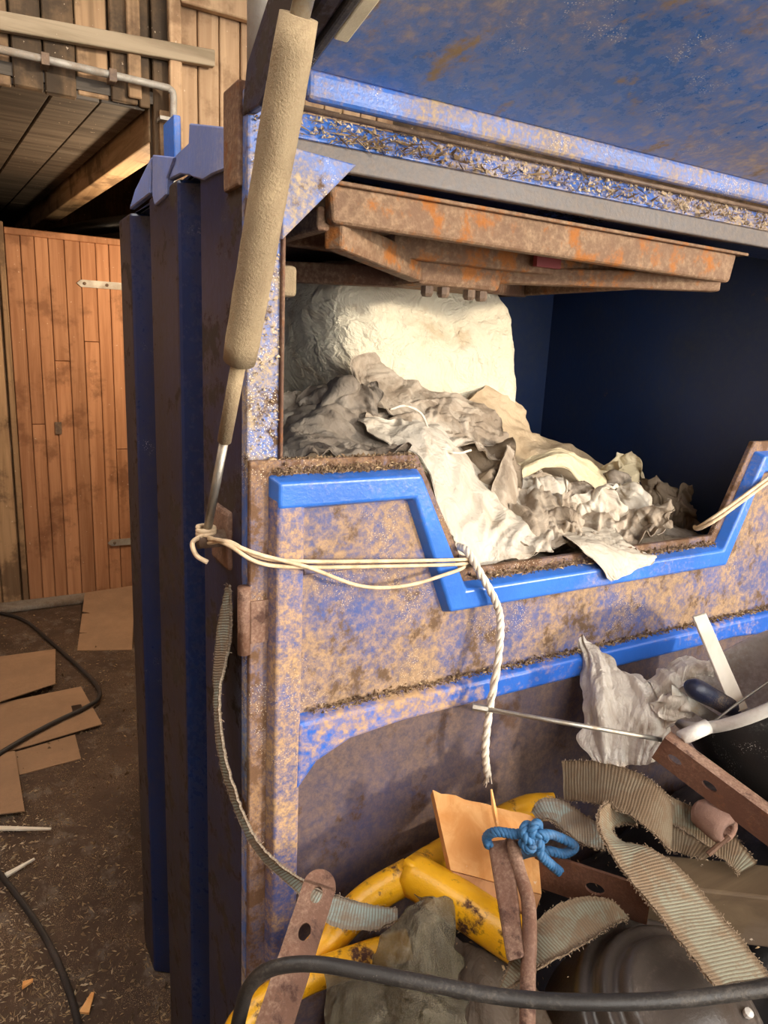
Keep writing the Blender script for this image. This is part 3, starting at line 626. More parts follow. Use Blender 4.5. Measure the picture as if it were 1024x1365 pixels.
G = 'rags and film in the baler chamber'
sheet('draped_cloth', [[(668, 500, .50), (680, 515, .50), (696, 550, .50), (718, 580, .49), (776, 602, .45), (834, 640, .40), (866, 668, .34)],
                       [(640, 520, .44), (660, 545, .43), (680, 582, .40), (730, 606, .37), (780, 630, .34), (826, 655, .31), (860, 680, .27)],
                       [(606, 555, .38), (632, 578, .36), (662, 612, .32), (710, 640, .29), (770, 660, .26), (820, 680, .24), (850, 690, .21)]],
      'smooth tan cloth draped down from the sack beside the dark blue wall', 'cloth', 'cloth_tan', .016, 9, 3, group=G, fine=.1)
sheet('grey_film', [[(500, 470, .36), (530, 500, .34), (580, 520, .33), (640, 540, .33), (668, 560, .31)],
                    [(470, 480, .34), (500, 515, .31), (560, 540, .29), (620, 560, .27), (664, 585, .26)],
                    [(478, 530, .30), (520, 550, .26), (570, 570, .24), (620, 590, .22), (655, 600, .21)]],
      'creased greyish film sliding off the front of the cream sack', 'film', 'cloth_mixed', .010, 16, 8, aniso=(.5, 1, 1.3), group=G)
sheet('grey_rag', [[(382, 556, .40), (400, 530, .38), (440, 520, .36), (490, 532, .34), (528, 548, .32)],
                   [(372, 585, .34), (408, 562, .30), (450, 548, .28), (490, 560, .27), (530, 572, .26)],
                   [(366, 604, .22), (410, 590, .20), (450, 580, .20), (490, 585, .19), (540, 590, .18)],
                   [(366, 618, .10), (410, 612, .10), (450, 610, .10), (490, 610, .10), (545, 608, .10)]],
      'dark grey crumpled rag behind the left ear of the front door', 'rag', 'cloth_grey', .024, 15, 11, group=G, fine=.55)
def rag(name, px_, py_, Y_, w_, h_, label, cat, mat, rot=0.0, seed=1, amp=.018, freq=20, bulge=.5, group=G, nu=56, nv=56, fine=.5, root=None):
    """a small rag: rumpled patch whose edges tuck back into the heap"""
    rs_ = np.random.RandomState(seed); c_ = atY(px_, py_, Y_); e1_ = math.cos(rot)*rt-math.sin(rot)*dn; e2_ = math.sin(rot)*rt+math.cos(rot)*dn; bk_ = unit(fw+V(0, 0, -.5))
    rows = []
    for i in range(5):
        row = []
        for j in range(5):
            u_, v_ = j/2-1, i/2-1; q_ = c_+e1_*u_*w_+e2_*v_*h_+bk_*bulge*min(w_, h_)*(u_*u_+v_*v_)*.8
            row.append(q_+(e1_*rs_.normal(0, .16)*w_+e2_*rs_.normal(0, .16)*h_+bk_*rs_.normal(0, .28)*min(w_, h_)))
        rows.append(row)
    return sheet(name, rows, label, cat, mat, amp, freq, seed, nu, nv, .0014, group, (1, 1, 1), fine)
rag('grey_rag', 452, 545, .30, .075, .042, 'knotted clump of dark grey rag below the sack', 'rag', 'cloth_grey', .3, 6, .024, 22)
rag('grey_rag', 402, 560, .34, .06, .05, 'smooth grey fold at the left edge of the heap beside the post', 'rag', 'cloth_grey', -.5, 8, .014, 12)
sheet('crumpled_rag', [[(505, 540, .33), (560, 528, .32), (620, 540, .31), (672, 575, .30)],
                       [(490, 560, .27), (550, 556, .26), (610, 570, .25), (670, 600, .24)],
                       [(500, 590, .22), (560, 588, .20), (620, 602, .19), (666, 620, .18)]],
      'pale crumpled rag with yellowish folds in the middle of the heap', 'rag', 'cloth_mixed', .022, 19, 14, group=G, fine=.5)
sheet('white_cloth', [[(480, 562, .24), (535, 556, .24), (585, 570, .24), (618, 600, .23), (632, 632, .21)],
                      [(500, 590, .18), (555, 582, .18), (605, 605, .17), (648, 655, .15), (690, 676, .14)],
                      [(548, 612, .12), (580, 630, .11), (620, 672, .10), (672, 696, .09), (736, 712, .08)],
                      [(575, 645, .06), (592, 685, .05), (630, 715, .045), (680, 722, .045), (738, 728, .04)],
                      [(590, 700, .03), (606, 742, .020), (640, 750, .017), (690, 746, .017), (736, 738, .017)]],
      'bright white creased cloth spilling over the cut-out edge of the door', 'cloth', 'cloth_white', .017, 11, 21, nu=110, nv=110, aniso=(1.3, 1, .7), group=G, fine=.3, theta=1.2)
rag('brown_bag', 648, 622, .19, .062, .055, 'brownish translucent bag bulging out of the heap', 'bag', 'cloth_brown', .3, 9, .014, 14, .55)
sheet('pointed_rag', [[(676, 592, .17), (680, 598, .17), (684, 604, .17)], [(664, 630, .16), (678, 636, .15), (688, 640, .16)], [(650, 668, .14), (672, 676, .12), (690, 680, .14)], [(646, 690, .12), (670, 700, .10), (690, 700, .12)]],
      'grey-white rag standing up in a point beside the brown bag', 'rag', 'cloth_mixed', .008, 18, 2, nu=40, nv=30, group=G)
sheet('cream_cloth', [[(680, 622, .21), (710, 606, .22), (745, 600, .23), (775, 612, .23), (812, 628, .23), (845, 622, .24)],
                      [(682, 632, .19), (712, 616, .19), (750, 608, .20), (775, 628, .19), (810, 644, .19), (850, 640, .20)],
                      [(686, 640, .18), (716, 628, .18), (752, 624, .18), (778, 645, .17), (812, 655, .17), (848, 655, .18)]],
      'cream-yellow rolled cloth edge lying across the heap', 'cloth', 'cloth_cream', .009, 13, 16, group=G, fine=.2)
rag('cream_rag', 836, 626, .26, .042, .042, 'cream rag standing up highest at the right of the heap', 'rag', 'cloth_cream', .6, 3, .012, 17, .5)
sheet('streaked_rag', [[(690, 640, .20), (740, 636, .20), (790, 650, .19), (850, 660, .19), (880, 672, .18)],
                       [(680, 668, .15), (735, 664, .14), (790, 672, .14), (845, 680, .13), (885, 690, .12)],
                       [(680, 700, .09), (735, 698, .08), (790, 700, .08), (840, 704, .075), (880, 708, .07)],
                       [(700, 728, .035), (745, 728, .035), (790, 722, .035), (835, 716, .035), (875, 712, .035)]],
      'streaked off-white and grey crumpled rags along the sill', 'rag', 'cloth_mixed', .026, 18, 31, nu=80, nv=100, group=G, fine=.6)
for i, (x_, y_, Y_, w_, h_, rot_, s_, mt, lb_) in enumerate((
        (712, 668, .15, .055, .055, 1.2, 5, 'cloth_white', 'folded white rag in the middle of the heap beside the pointed rag'),
        (752, 660, .17, .06, .035, -.3, 35, 'cloth_mixed', 'greyish creased rag below the cream roll'),
        (792, 680, .11, .06, .042, .2, 12, 'cloth_white', 'bunched off-white rag just behind the hanging rag'),
        (846, 674, .13, .03, .05, .5, 15, 'cloth_white', 'upright white rag tuft near the right end of the sill'),
        (815, 646, .19, .045, .026, 0, 18, 'cloth_grey', 'small grey crumpled rag under the cream rag'),
        (880, 664, .17, .045, .04, -.3, 22, 'cloth_brown', 'dull brown rag at the right of the heap'),
        (910, 682, .14, .035, .052, .3, 25, 'cloth_brown', 'rightmost brown-grey rag in the corner of the sill'),
        (872, 690, .08, .045, .024, .35, 28, 'cloth_mixed', 'greyish white rag scrap lying on the right of the sill'),
        (742, 700, .07, .05, .03, -.2, 38, 'cloth_mixed', 'brownish streaked rag low on the sill beside the white cloth'))):
    rag('bunched_rag', x_, y_, Y_, w_, h_, lb_, 'rag', mt, rot_, s_, .017, 17)
# rag hanging over the sill
sheet('hanging_rag', [[(748, 712, .06), (762, 706, .07), (790, 702, .08), (815, 700, .08)],
                      [(760, 722, .012), (790, 720, .012), (815, 724, .012), (836, 726, .012)],
                      [(775, 735, -.012), (800, 732, -.013), (830, 734, -.014), (862, 738, -.012)],
                      [(796, 750, -.03), (815, 752, -.032), (845, 748, -.032), (876, 742, -.030)],
                      [(815, 776, -.034), (822, 774, -.036), (845, 762, -.036), (872, 748, -.032)]],
      'small torn white rag hanging over the blue sill', 'rag', 'cloth_white', .0045, 24, 4, nu=50, nv=50, thick=.0012, group=G)
# loose cord in the heap
cp = [atY(*p) for p in ((520, 546, .20), (540, 541, .21), (562, 552, .21), (574, 580, .19), (588, 598, .165), (610, 604, .15), (628, 600, .15))]
tag(link('loose_cord', MB().tube(catmull(cp, 50), .0022, 6), 'twine_white', smooth=True), 'thin white cord looping on top of the rags', 'cord')

# ------------------------------------------------------------------ twine tied from the strut to the cut-out
tw = thing('baling_twine', s0, 'pale twine tied from the strut eyelet across to the cut-out corner', 'twine')
A0 = s0+V(0, 0, 0)
def strand(pts, r=.0028, n=60): return MB().tube(catmull(pts, n), r, 7)
e1 = atY(614, 745, -.012)
st1 = [A0+V(.0, -.012, -.006), atX(305, 722, -.03)+V(.0, 0, 0), atY(345, 742, -.03), atY(400, 748, -.030), atY(500, 748, -.030), e1+V(-.003, -.012, .003), e1+V(.006, .01, .001)]
st2 = [A0+V(.0, -.012, .002), atX(305, 727, -.034), atY(345, 750, -.030), atY(400, 756, -.030), atY(500, 755, -.030), e1+V(-.003, -.012, -.004), e1+V(.006, .01, -.003)]
st3 = [A0+V(.0, -.014, .0), atX(300, 722, -.036), atY(345, 739, -.034), atY(410, 756, -.036), atY(480, 781, -.038), atY(540, 781, -.036), atY(596, 765, -.034), e1+V(0, -.010, -.010), e1+V(.006, .01, -.006)]
for s_ in (st1, st2, st3): link('twine_strand', strand(s_), 'twine', tw, smooth=True)
kn = []
for i in range(40): a = i/39*math.pi*5; kn.append(s0+V(0, 0, .008)+V(math.cos(a)*.011, math.sin(a)*.011, .012*(i/39)-.006))
link('knot', MB().tube(kn, .0036, 7), 'twine', tw, smooth=True)
link('twine_tail', strand([s0+V(-.008, -.008, .004), s0+V(-.020, -.004, -.006), s0+V(-.017, -.012, -.022), s0+V(-.004, -.02, -.031)], .0034, 24), 'twine', tw, smooth=True)
def twisted(pts, R, r, turns, strands=3, n=120, k=7):
    C = catmull(pts, n); mb = MB(); T = np.gradient(C, axis=0); T /= np.linalg.norm(T, axis=1)[:, None]
    N = unit(np.cross(T[0], V(.3, .9, .2)))
    fr_ = []
    for i in range(n): N = unit(N-T[i]*(N@T[i])); fr_.append((N, np.cross(T[i], N)))
    for s_ in range(strands):
        pp_ = [C[i]+R*(math.cos(2*math.pi*(s_/strands+turns*i/n))*fr_[i][0]+math.sin(2*math.pi*(s_/strands+turns*i/n))*fr_[i][1]) for i in range(n)]
        mb.tube(pp_, r, k)
    return mb
rp = [atY(612, 728, .0), atY(624, 736, -.022), atY(640, 764, -.034), atY(660, 800, -.038), atY(667, 830, -.044), atY(664, 880, -.052), atY(652, 950, -.062), atY(647, 1000, -.066), atY(650, 1034, -.066)]
rs = thing('rope_end', rp[-1], 'loose twisted white rope hanging from the cut-out down the door', 'rope')
link('rope_strands', twisted(rp, .0030, .0036, 9), 'twine_white', rs, smooth=True)
fz = MB()
for i in range(10): d = V(RNG.normal(0, .35), RNG.normal(0, .35), -1); fz.tube([rp[-1]+V(RNG.normal(0, .003), RNG.normal(0, .003), .004), rp[-1]+unit(d)*U(.008, .02)], .0009, 4)
link('frayed_end', fz, 'twine_white', rs)
rt_ = thing('baling_twine', atY(930, 706, -.01), 'pair of pale twine strands running up across the right ear of the door', 'twine')
for dy, dY in ((0, 0), (6, -.004)):
    link('twine_strand', strand([atY(926, 702+dy*.3, .012+dY), atY(932, 702+dy*.5, -.008+dY), atY(955, 687+dy, -.030+dY), atY(990, 662+dy, -.032+dY), atY(1024, 637+dy, -.032+dY), atY(1095, 586+dy, -.03+dY), atY(1106, 580+dy, -.004+dY)], .0034), 'twine', rt_, smooth=True)
# ================================================================== THE SCRAP PILE IN FRONT OF THE DOOR
gx, gy = np.meshgrid(np.linspace(.0, 1.32, 100), np.linspace(-.78, -.03, 60), indexing='ij')
e = np.minimum(np.minimum((gx+.0)/.16, (1.32-gx)/.1), np.minimum((gy+.78)/.1, (-.03-gy)/.03+.6)); e = np.clip(e, 0, 1); e = e*e*(3-2*e)
hz = .66*e+.05*e*perlin(np.stack([gx*5, gy*5, gx*0], -1))+.10*e*np.clip((gx-.7)/.5, 0, 1)-.05*e*np.clip((-.35-gy)/.3, 0, 1)
hz = hz+.11*e*np.exp(-((gx-.88)**2+(gy+.30)**2)/(2*.15**2))
mp_ = np.stack([gx, gy, np.maximum(hz, .0)], -1); mp_[..., 2] += .02*e*(ridged(mp_*9, 3)-.5); mp_[..., 2] = np.maximum(mp_[..., 2], .001)
o = link('plastic_sheeting', MB().grid(mp_, 0), 'black_sheet', smooth=True); tag(o, 'crumpled black plastic sheeting under the scrap in front of the baler', 'sheeting')

def ribbon(A, Bp, n=150, nv=9, thick=.0035):
    a = catmull(A, n); b = catmull(Bp, n); t = np.linspace(0, 1, nv)[None, :, None]
    P = a[:, None]*(1-t)+b[:, None]*t
    P = P+.0016*np.stack([perlin(P*40), perlin(P*40+9), perlin(P*40+17)], -1)
    ed = np.abs(np.linspace(-1, 1, nv))[None, :, None]**4; P = P+.0022*ed*np.stack([perlin(P*160), perlin(P*160+9), perlin(P*160+17)], -1)
    return MB().grid(P, thick)
def fuzz(mb, A, Bp, n=220, L=.006):
    """stray fibres along both edges of a webbing strap"""
    for E_ in (A, Bp):
        c = catmull(E_, 80)
        for i in range(n//2):
            p = c[RNG.randint(80)]+RNG.normal(0, .0012, 3); d = RNG.normal(0, 1, 3); mb.tube([p, p+unit(d)*U(.3, 1)*L], .0004, 3, cap=False)
    return mb
def strap(name, A, Bp, label, mat, group=None, n=90, fz=160):
    r = thing(name, (catmull(A, 5)[2]+catmull(Bp, 5)[2])/2, label, 'strap', group)
    link('webbing', ribbon(A, Bp), mat, r, smooth=True)
    if fz: f_ = link('frayed_edge', fuzz(MB(), A, Bp, int(fz*2.6), .0042), 'strap_fibre', r); f_['kind'] = 'stuff'
    return r
t_ = NT('strap_fibre'); t_.done((.34, .25, .17), .9)
QQ = lambda L: [Q(*p) for p in L]

# --- strap hanging from the side of the baler into the pile
A = [atX(303, 780, -.012), atX(289, 850, -.014), atX(286, 930, -.016), atX(293, 1010, -.022), Q(318, 1090, 1.0), Q(347, 1142, .985), Q(395, 1188, .975), Q(440, 1232, .975), Q(495, 1240, .98), Q(530, 1228, .985)]
Bq = [atX(307, 780, -.012), atX(307, 850, -.016), atX(293, 930, -.030), atX(302, 1010, -.040), Q(327, 1088, .97), Q(358, 1138, .965), Q(408, 1176, .965), Q(450, 1194, .98), Q(497, 1207, 1.0), Q(530, 1212, 1.01)]
strap('webbing_strap', A, Bq, 'narrow teal-grey webbing strap hanging down the left side of the baler', 'strap_teal', fz=260)

# --- pieces of old webbing on the pile
GS = 'old webbing straps on the scrap pile'
strap('webbing_strap', QQ([(750, 1014, 1.10), (800, 1016, 1.08), (850, 1030, 1.06), (884, 1054, 1.05), (897, 1075, 1.07)]), QQ([(752, 1066, 1.08), (797, 1071, 1.05), (833, 1084, 1.03), (868, 1108, 1.02), (893, 1135, 1.03)]),
      'dark brown webbing strap arching at the top of the scrap pile', 'strap_dark', GS)
strap('webbing_strap', QQ([(882, 1058, 1.10), (917, 1073, 1.10), (942, 1088, 1.09), (972, 1107, 1.07), (1010, 1150, 1.05)]), QQ([(888, 1098, 1.09), (915, 1113, 1.08), (942, 1132, 1.07), (968, 1148, 1.06), (985, 1165, 1.05)]),
      'rough grey webbing strap running down right behind the wooden plank', 'strap_web', GS)
strap('webbing_strap', QQ([(884, 1092, 1.065), (910, 1106, 1.06), (938, 1124, 1.05), (952, 1135, 1.045)]), QQ([(888, 1132, 1.06), (905, 1136, 1.06), (925, 1142, 1.05), (940, 1146, 1.045)]),
      'short dark strap end tucked above the wooden plank', 'strap_dark', GS, fz=60)
strap('webbing_strap', QQ([(826, 1070, 1.06), (806, 1072, 1.03), (797, 1088, 1.01), (801, 1113, .985), (820, 1146, .955), (846, 1181, .925), (880, 1222, .895), (918, 1271, .865), (953, 1315, .84)]),
      QQ([(850, 1100, 1.075), (830, 1098, 1.06), (815, 1106, 1.04), (832, 1124, 1.01), (868, 1132, .985), (914, 1166, .955), (952, 1211, .925), (990, 1255, .895), (1026, 1302, .87)]),
      'broad pale green-grey webbing strap lying diagonally across the scrap pile', 'strap_web', GS, 120, 420)
strap('webbing_strap', QQ([(668, 1318, .86), (692, 1256, .92), (730, 1216, .96), (770, 1197, .98), (812, 1200, .985), (836, 1222, .985)]), QQ([(674, 1322, .85), (724, 1288, .88), (772, 1262, .91), (803, 1242, .94), (822, 1230, .96), (838, 1226, .98)]),
      'grey webbing strap curling down to the left beside the black dome', 'strap_web', GS)
strap('webbing_strap', QQ([(709, 1082, 1.10), (722, 1066, 1.10), (748, 1066, 1.09), (776, 1084, 1.07), (806, 1104, 1.05)]), QQ([(716, 1092, 1.07), (735, 1094, 1.06), (752, 1108, 1.05), (778, 1126, 1.04), (806, 1134, 1.03)]),
      'faded teal strap between the blue rope and the dark arching strap', 'strap_teal', GS)

# --- split piece of pine
a, b, c, d = QQ([(577, 1053, 1.10), (714, 1090, 1.085), (722, 1192, 1.01), (601, 1160, 1.03)]); bk = unit(np.cross(b-a, d-a)); bk = bk if bk@fw > 0 else -bk; bk = bk*.028
r = thing('split_firewood', d, 'split orange pine board standing against the baler door', 'wood')
nn = 14; P = np.zeros((nn, 8, 3))
for i in range(nn):
    for j in range(8):
        u_, v_ = i/(nn-1), j/7; P[i, j] = (a*(1-u_)+b*u_)*(1-v_)+(d*(1-u_)+c*u_)*v_
        P[i, j] += bk*.15*perlin(np.array([[u_*7, v_*1.2, 3.]]))[0]+(0 if j else 1)*(a-d)*.05*perlin(np.array([[u_*9, 1.5, 0.]]))[0]
mbw = MB().grid(P, 0); Pb = P+bk; n0 = len(mbw.v); mbw.grid(Pb[:, ::-1], 0); mbw.uv = None
ring = [(i, 0) for i in range(nn)]+[(nn-1, j) for j in range(1, 8)]+[(i, 7) for i in range(nn-2, -1, -1)]+[(0, j) for j in range(6, 0, -1)]
for k in range(len(ring)):
    (i, j), (i2, j2) = ring[k], ring[(k+1) % len(ring)]; mbw.f.append((i*8+j, i2*8+j2, n0+i2*8+7-j2, n0+i*8+7-j))
link('split_face', mbw, 'pine_split', r)
d2, c2 = QQ([(611, 1188, 1.015), (712, 1222, .995)]); ef = MB().quadbox([d2, c2, c2+bk, d2+bk, d+V(0, -.001, 0), c+V(0, -.001, 0), c+bk, d+bk]); link('broken_end', ef, 'pine_end', r, bevel=.002)
link('splinter', MB().tube(QQ([(655, 1052, 1.06), (659, 1080, 1.05), (663, 1102, 1.04)]), [.0015, .004, .003], 5), 'pine_split', r)

# --- yellow welded frame
r = thing('tubular_frame', Q(560, 1260, 1.0), 'yellow painted steel tube frame with rust patches', 'frame')
ap = Q(548, 1165, 1.06)
link('frame_tube', MB().tube(catmull([ap, Q(600, 1195, 1.02), Q(650, 1228, .985), Q(712, 1268, .945)], 16), .031, 18), 'yellow_paint', r, smooth=True)
link('frame_tube', MB().tube(catmull([ap+V(0, .0, .0), Q(575, 1146, 1.12), Q(620, 1120, 1.165), Q(696, 1080, 1.19), Q(740, 1075, 1.19)], 16), .022, 16), 'yellow_paint', r, smooth=True)
link('frame_tube', MB().tube(catmull([ap, Q(490, 1200, 1.045), Q(430, 1262, 1.01), Q(398, 1305, .985)], 16), .024, 16), 'yellow_paint', r, smooth=True)
link('frame_tube', MB().tube(catmull([Q(545, 1258, .99), Q(480, 1278, .975), Q(420, 1300, .955), Q(370, 1325, .935), Q(325, 1362, .91), Q(300, 1420, .88)], 24), .0195, 16), 'yellow_paint', r, smooth=True)
link('weld_bead', MB().tube([ap+V(-.012, 0, .024), ap+V(.0, -.018, .020), ap+V(.016, -.026, .010)], .009, 8), 'yellow_paint', r, smooth=True)

# --- perforated flat bars
def plate(name, o_, dir_, side, L, wd, th, holes, mat, parent=None, round_end=False):
    """flat bar with holes [(position along, radius, stretch)]"""
    dir_ = unit(dir_); side = unit(side-dir_*(side@dir_)); nrm = np.cross(dir_, side); mb = MB(); K = 16
    def pt(u, v, h): return tuple(o_+dir_*u+side*v+nrm*h)
    def quad(pts):   # top and bottom faces
        n = len(mb.v); k = len(pts); mb.v += [pt(*p, th/2) for p in pts]+[pt(*p, -th/2) for p in pts]
        mb.f.append(tuple(range(n, n+k))); mb.f.append(tuple(range(n+2*k-1, n+k-1, -1))); return n, k
    def wall(p, q): n = len(mb.v); mb.v += [pt(*p, th/2), pt(*q, th/2), pt(*q, -th/2), pt(*p, -th/2)]; mb.f.append((n, n+3, n+2, n+1))
    u0 = 0; h2 = wd/2
    if round_end:
        arc = [(h2-h2*math.cos(t), h2*math.sin(t)) for t in np.linspace(-math.pi/2, math.pi/2, 12)]
        arc = [(h2-h2*math.cos(t), h2*math.sin(t)) for t in np.linspace(-math.pi/2, math.pi/2, 12)]
        quad(arc[::-1]); u0 = h2
        for i in range(11): wall(arc[i+1], arc[i])
    else: wall((0, h2), (0, -h2))
    cur = u0
    for (pos, rad, stc) in sorted(holes):
        s_ = max(rad*stc*1.35, .012); a_, b_ = pos-s_, pos+s_
        if a_ > cur: quad([(cur, -h2), (a_, -h2), (a_, h2), (cur, h2)]); wall((cur, -h2), (a_, -h2)); wall((a_, h2), (cur, h2))
        sq = []; ci = []
        for k in range(K):
            t = 2*math.pi*(k+.5)/K; cx_, sx = math.cos(t), math.sin(t); m2 = max(abs(cx_), abs(sx)); sq.append((pos+s_*cx_/m2, h2*sx/m2)); ci.append((pos+rad*stc*cx_, rad*sx))
        for k in range(K):
            k2 = (k+1) % K; quad([ci[k], sq[k], sq[k2], ci[k2]]); wall(ci[k2], ci[k])
            # fill the corners of the square
        for sx_, sy_ in ((1, 1), (-1, 1), (-1, -1), (1, -1)):
            near = [p for p in sq if (p[0]-pos)*sx_ > 0 and p[1]*sy_ > 0]; near.sort(key=lambda p: math.hypot(p[0]-(pos+sx_*s_), p[1]-sy_*h2)); p_, q_ = near[0], near[1]
            tri = [p_, q_, (pos+sx_*s_, sy_*h2)]; ar = (tri[1][0]-tri[0][0])*(tri[2][1]-tri[0][1])-(tri[2][0]-tri[0][0])*(tri[1][1]-tri[0][1]); quad(tri if ar > 0 else tri[::-1])
        wall((a_, -h2), (b_, -h2)); wall((b_, h2), (a_, h2)); cur = b_
    quad([(cur, -h2), (L, -h2), (L, h2), (cur, h2)]); wall((cur, -h2), (L, -h2)); wall((L, h2), (cur, h2)); wall((L, -h2), (L, h2))
    return link(name, mb, mat, parent)
p0 = Q(433, 1160, .90); p1 = Q(355, 1400, .775)
r = thing('perforated_bar', p1, 'brown rusty bar with two holes standing at the left of the scrap pile', 'metal bar')
plate('bar_plate', p0, p1-p0, rt, np.linalg.norm(p1-p0), .041, .005, [(.030, .0075, 1.3), (.072, .0075, 1.3)], 'rust_bar', r, True)
dd_ = unit(p1-p0); sd2 = unit(rt-dd_*(rt@dd_)); nr = np.cross(dd_, sd2); nr = nr if nr@fw > 0 else -nr
bl = MB().quadbox([p0+dd_*.02-sd2*.0205, p0+dd_*.02-sd2*.0165, p1-sd2*.0165, p1-sd2*.0205, p0+dd_*.02-sd2*.0205+nr*.018, p0+dd_*.02-sd2*.0165+nr*.018, p1-sd2*.0165+nr*.018, p1-sd2*.0205+nr*.018]); link('bar_flange', bl, 'rust_bar', r)

p0 = Q(878, 996, 1.10); p1 = Q(1070, 1140, .985)
r = thing('perforated_bar', p0, 'rusty bar with slotted holes leaning on the black bucket', 'metal bar')
up_ = unit(-dn*.9-fw*.3+rt*.2)
plate('bar_plate', p0, p1-p0, up_, np.linalg.norm(p1-p0), .042, .005, [(.028, .006, 1.9), (.085, .006, 1.9)], 'rust_deep', r)
dd_ = unit(p1-p0); sd2 = unit(up_-dd_*(up_@dd_)); nr = np.cross(dd_, sd2); nr = nr if nr@fw > 0 else -nr
link('bar_flange', MB().quadbox([p0+sd2*.021, p0+sd2*.021-nr*.004, p1+sd2*.021-nr*.004, p1+sd2*.021, p0+sd2*.024+nr*.022, p0+sd2*.024, p1+sd2*.024, p1+sd2*.024+nr*.022]), 'rust_bar', r, bevel=.001, seg=1)

p0 = Q(712, 1156, 1.05); p1 = Q(866, 1208, .985)
r = thing('perforated_bar', p0, 'dark brown bar with a hole lying under the diagonal strap', 'metal bar')
plate('bar_plate', p0, p1-p0, unit(-dn-fw*.2), np.linalg.norm(p1-p0), .058, .005, [(.088, .009, 1.5)], 'rust_deep', r)

# --- two upright rusty rods under the rope
tag(link('angle_iron', MB().quadbox([Q(676, 1282, .865), Q(700, 1276, .865), Q(700, 1276, .89), Q(676, 1282, .89), Q(650, 1122, 1.01), Q(682, 1118, 1.01), Q(682, 1118, 1.035), Q(650, 1122, 1.035)]), 'rust_bar', bevel=.004), 'upright rusty bar under the blue rope', 'metal bar')
tag(link('bent_rod', MB().tube(catmull(QQ([(682, 1118, 1.0), (692, 1160, .97), (704, 1200, .935), (706, 1250, .89), (704, 1300, .86), (703, 1400, .80)]), 30), .0095, 10), 'rust_bar', smooth=True), 'bent rusty rod beside the upright rusty bar', 'metal rod')

# --- blue rope with a knot
r = thing('blue_rope', Q(712, 1120, 1.0), 'blue twisted rope knotted around the rusty bar', 'rope')
link('rope_strands', twisted(QQ([(652, 1128, 1.0), (649, 1116, 1.01), (660, 1109, .99), (680, 1111, .985), (700, 1113, .98), (712, 1122, .975), (722, 1140, .97), (734, 1152, .975), (746, 1162, .99)]), .0034, .0038, 11), 'rope_blue', r, smooth=True)
link('rope_strands', twisted(QQ([(706, 1120, 1.0), (726, 1112, 1.0), (745, 1116, 1.01), (766, 1128, 1.02), (752, 1138, 1.02), (730, 1134, 1.01), (706, 1136, 1.03), (690, 1142, 1.06)]), .0034, .0038, 12), 'rope_blue', r, smooth=True)
kc = Q(711, 1116, .975); kp = []
for i in range(120): a_ = i/119*2*math.pi; rr_ = .0095+.0062*math.cos(5*a_); kp.append(kc+rr_*math.cos(2*a_)*rt+rr_*math.sin(2*a_)*dn*1.25+.0065*math.sin(5*a_)*fw)
link('knot', twisted(kp, .0032, .0038, 14, n=160), 'rope_blue', r, smooth=True)

# --- weathered plank
p = [atZ(858, 1136, .865), atZ(1080, 1158, .855), atZ(1080, 1203, .855), atZ(845, 1176, .865)]
dz = V(0, 0, -.085)
tag(link('wooden_plank', MB().quadbox([p[3]+dz, p[2]+dz, p[1]+dz, p[0]+dz, p[3], p[2], p[1], p[0]]), 'plank_wood', bevel=.004), 'weathered grey-brown plank lying across the right of the scrap pile', 'plank')
# --- clay coloured stub with a bore
cs = Q(952, 1094, 1.06); ax = unit(rt*.40+dn*.25-fw*.88)
tag(link('pipe_stub', MB().lathe([(.0, -.03), (.015, -.03), (.023, -.022), (.024, 0), (.024, .018), (.019, .026), (.011, .026), (.010, .022), (.010, -.012), (0, -.012)], cs, ax, 14), 'lump_clay', smooth=True), 'pinkish-brown clay stub with a hole above the grey strap', 'pipe stub')
tag(link('rusty_nail', MB().tube(QQ([(944, 1139, 1.035), (972, 1115, 1.04)]), .0042, 7), 'rust_dark'), 'short rusty nail stuck in the straps', 'nail')

# --- black ribbed plastic dome and the hose in front
dc = Q(880, 1385, .925); ax = unit(V(0, 0, 1)*.85-fw*.35+rt*.22)
prof_ = [(.140, -.06), (.140, -.01), (.138, .010), (.132, .034), (.130, .046), (.123, .050), (.116, .047), (.112, .056), (.109, .070), (.101, .074), (.094, .070), (.089, .080), (.085, .092), (.076, .095), (.066, .091), (.045, .100), (.025, .107), (.012, .109), (0, .109)]
r = thing('ribbed_dome', dc, 'dark grey ribbed plastic dome at the bottom of the scrap pile', 'plastic dome')
link('dome_shell', MB().lathe(prof_, dc, ax, 56), 'dome_plastic', r, smooth=True)
link('dome_bolt', MB().lathe([(.0, .0), (.006, .0), (.006, .006), (0, .009)], dc+ax*.092+.072*unit(rt-ax*(rt@ax)), ax, 10), 'white_plastic', r)
hp_ = QQ([(300, 1450, .84), (312, 1390, .82), (322, 1345, .80), (331, 1318, .79), (352, 1296, .785), (385, 1286, .78), (430, 1286, .775), (500, 1298, .77), (580, 1313, .765), (680, 1330, .76), (780, 1336, .755), (880, 1334, .755), (960, 1326, .76), (1060, 1312, .765)])
tag(link('rubber_hose', MB().tube(catmull(hp_, 90), .0082, 12), 'black_rubber', smooth=True), 'black rubber hose running along the bottom of the scrap pile', 'hose')

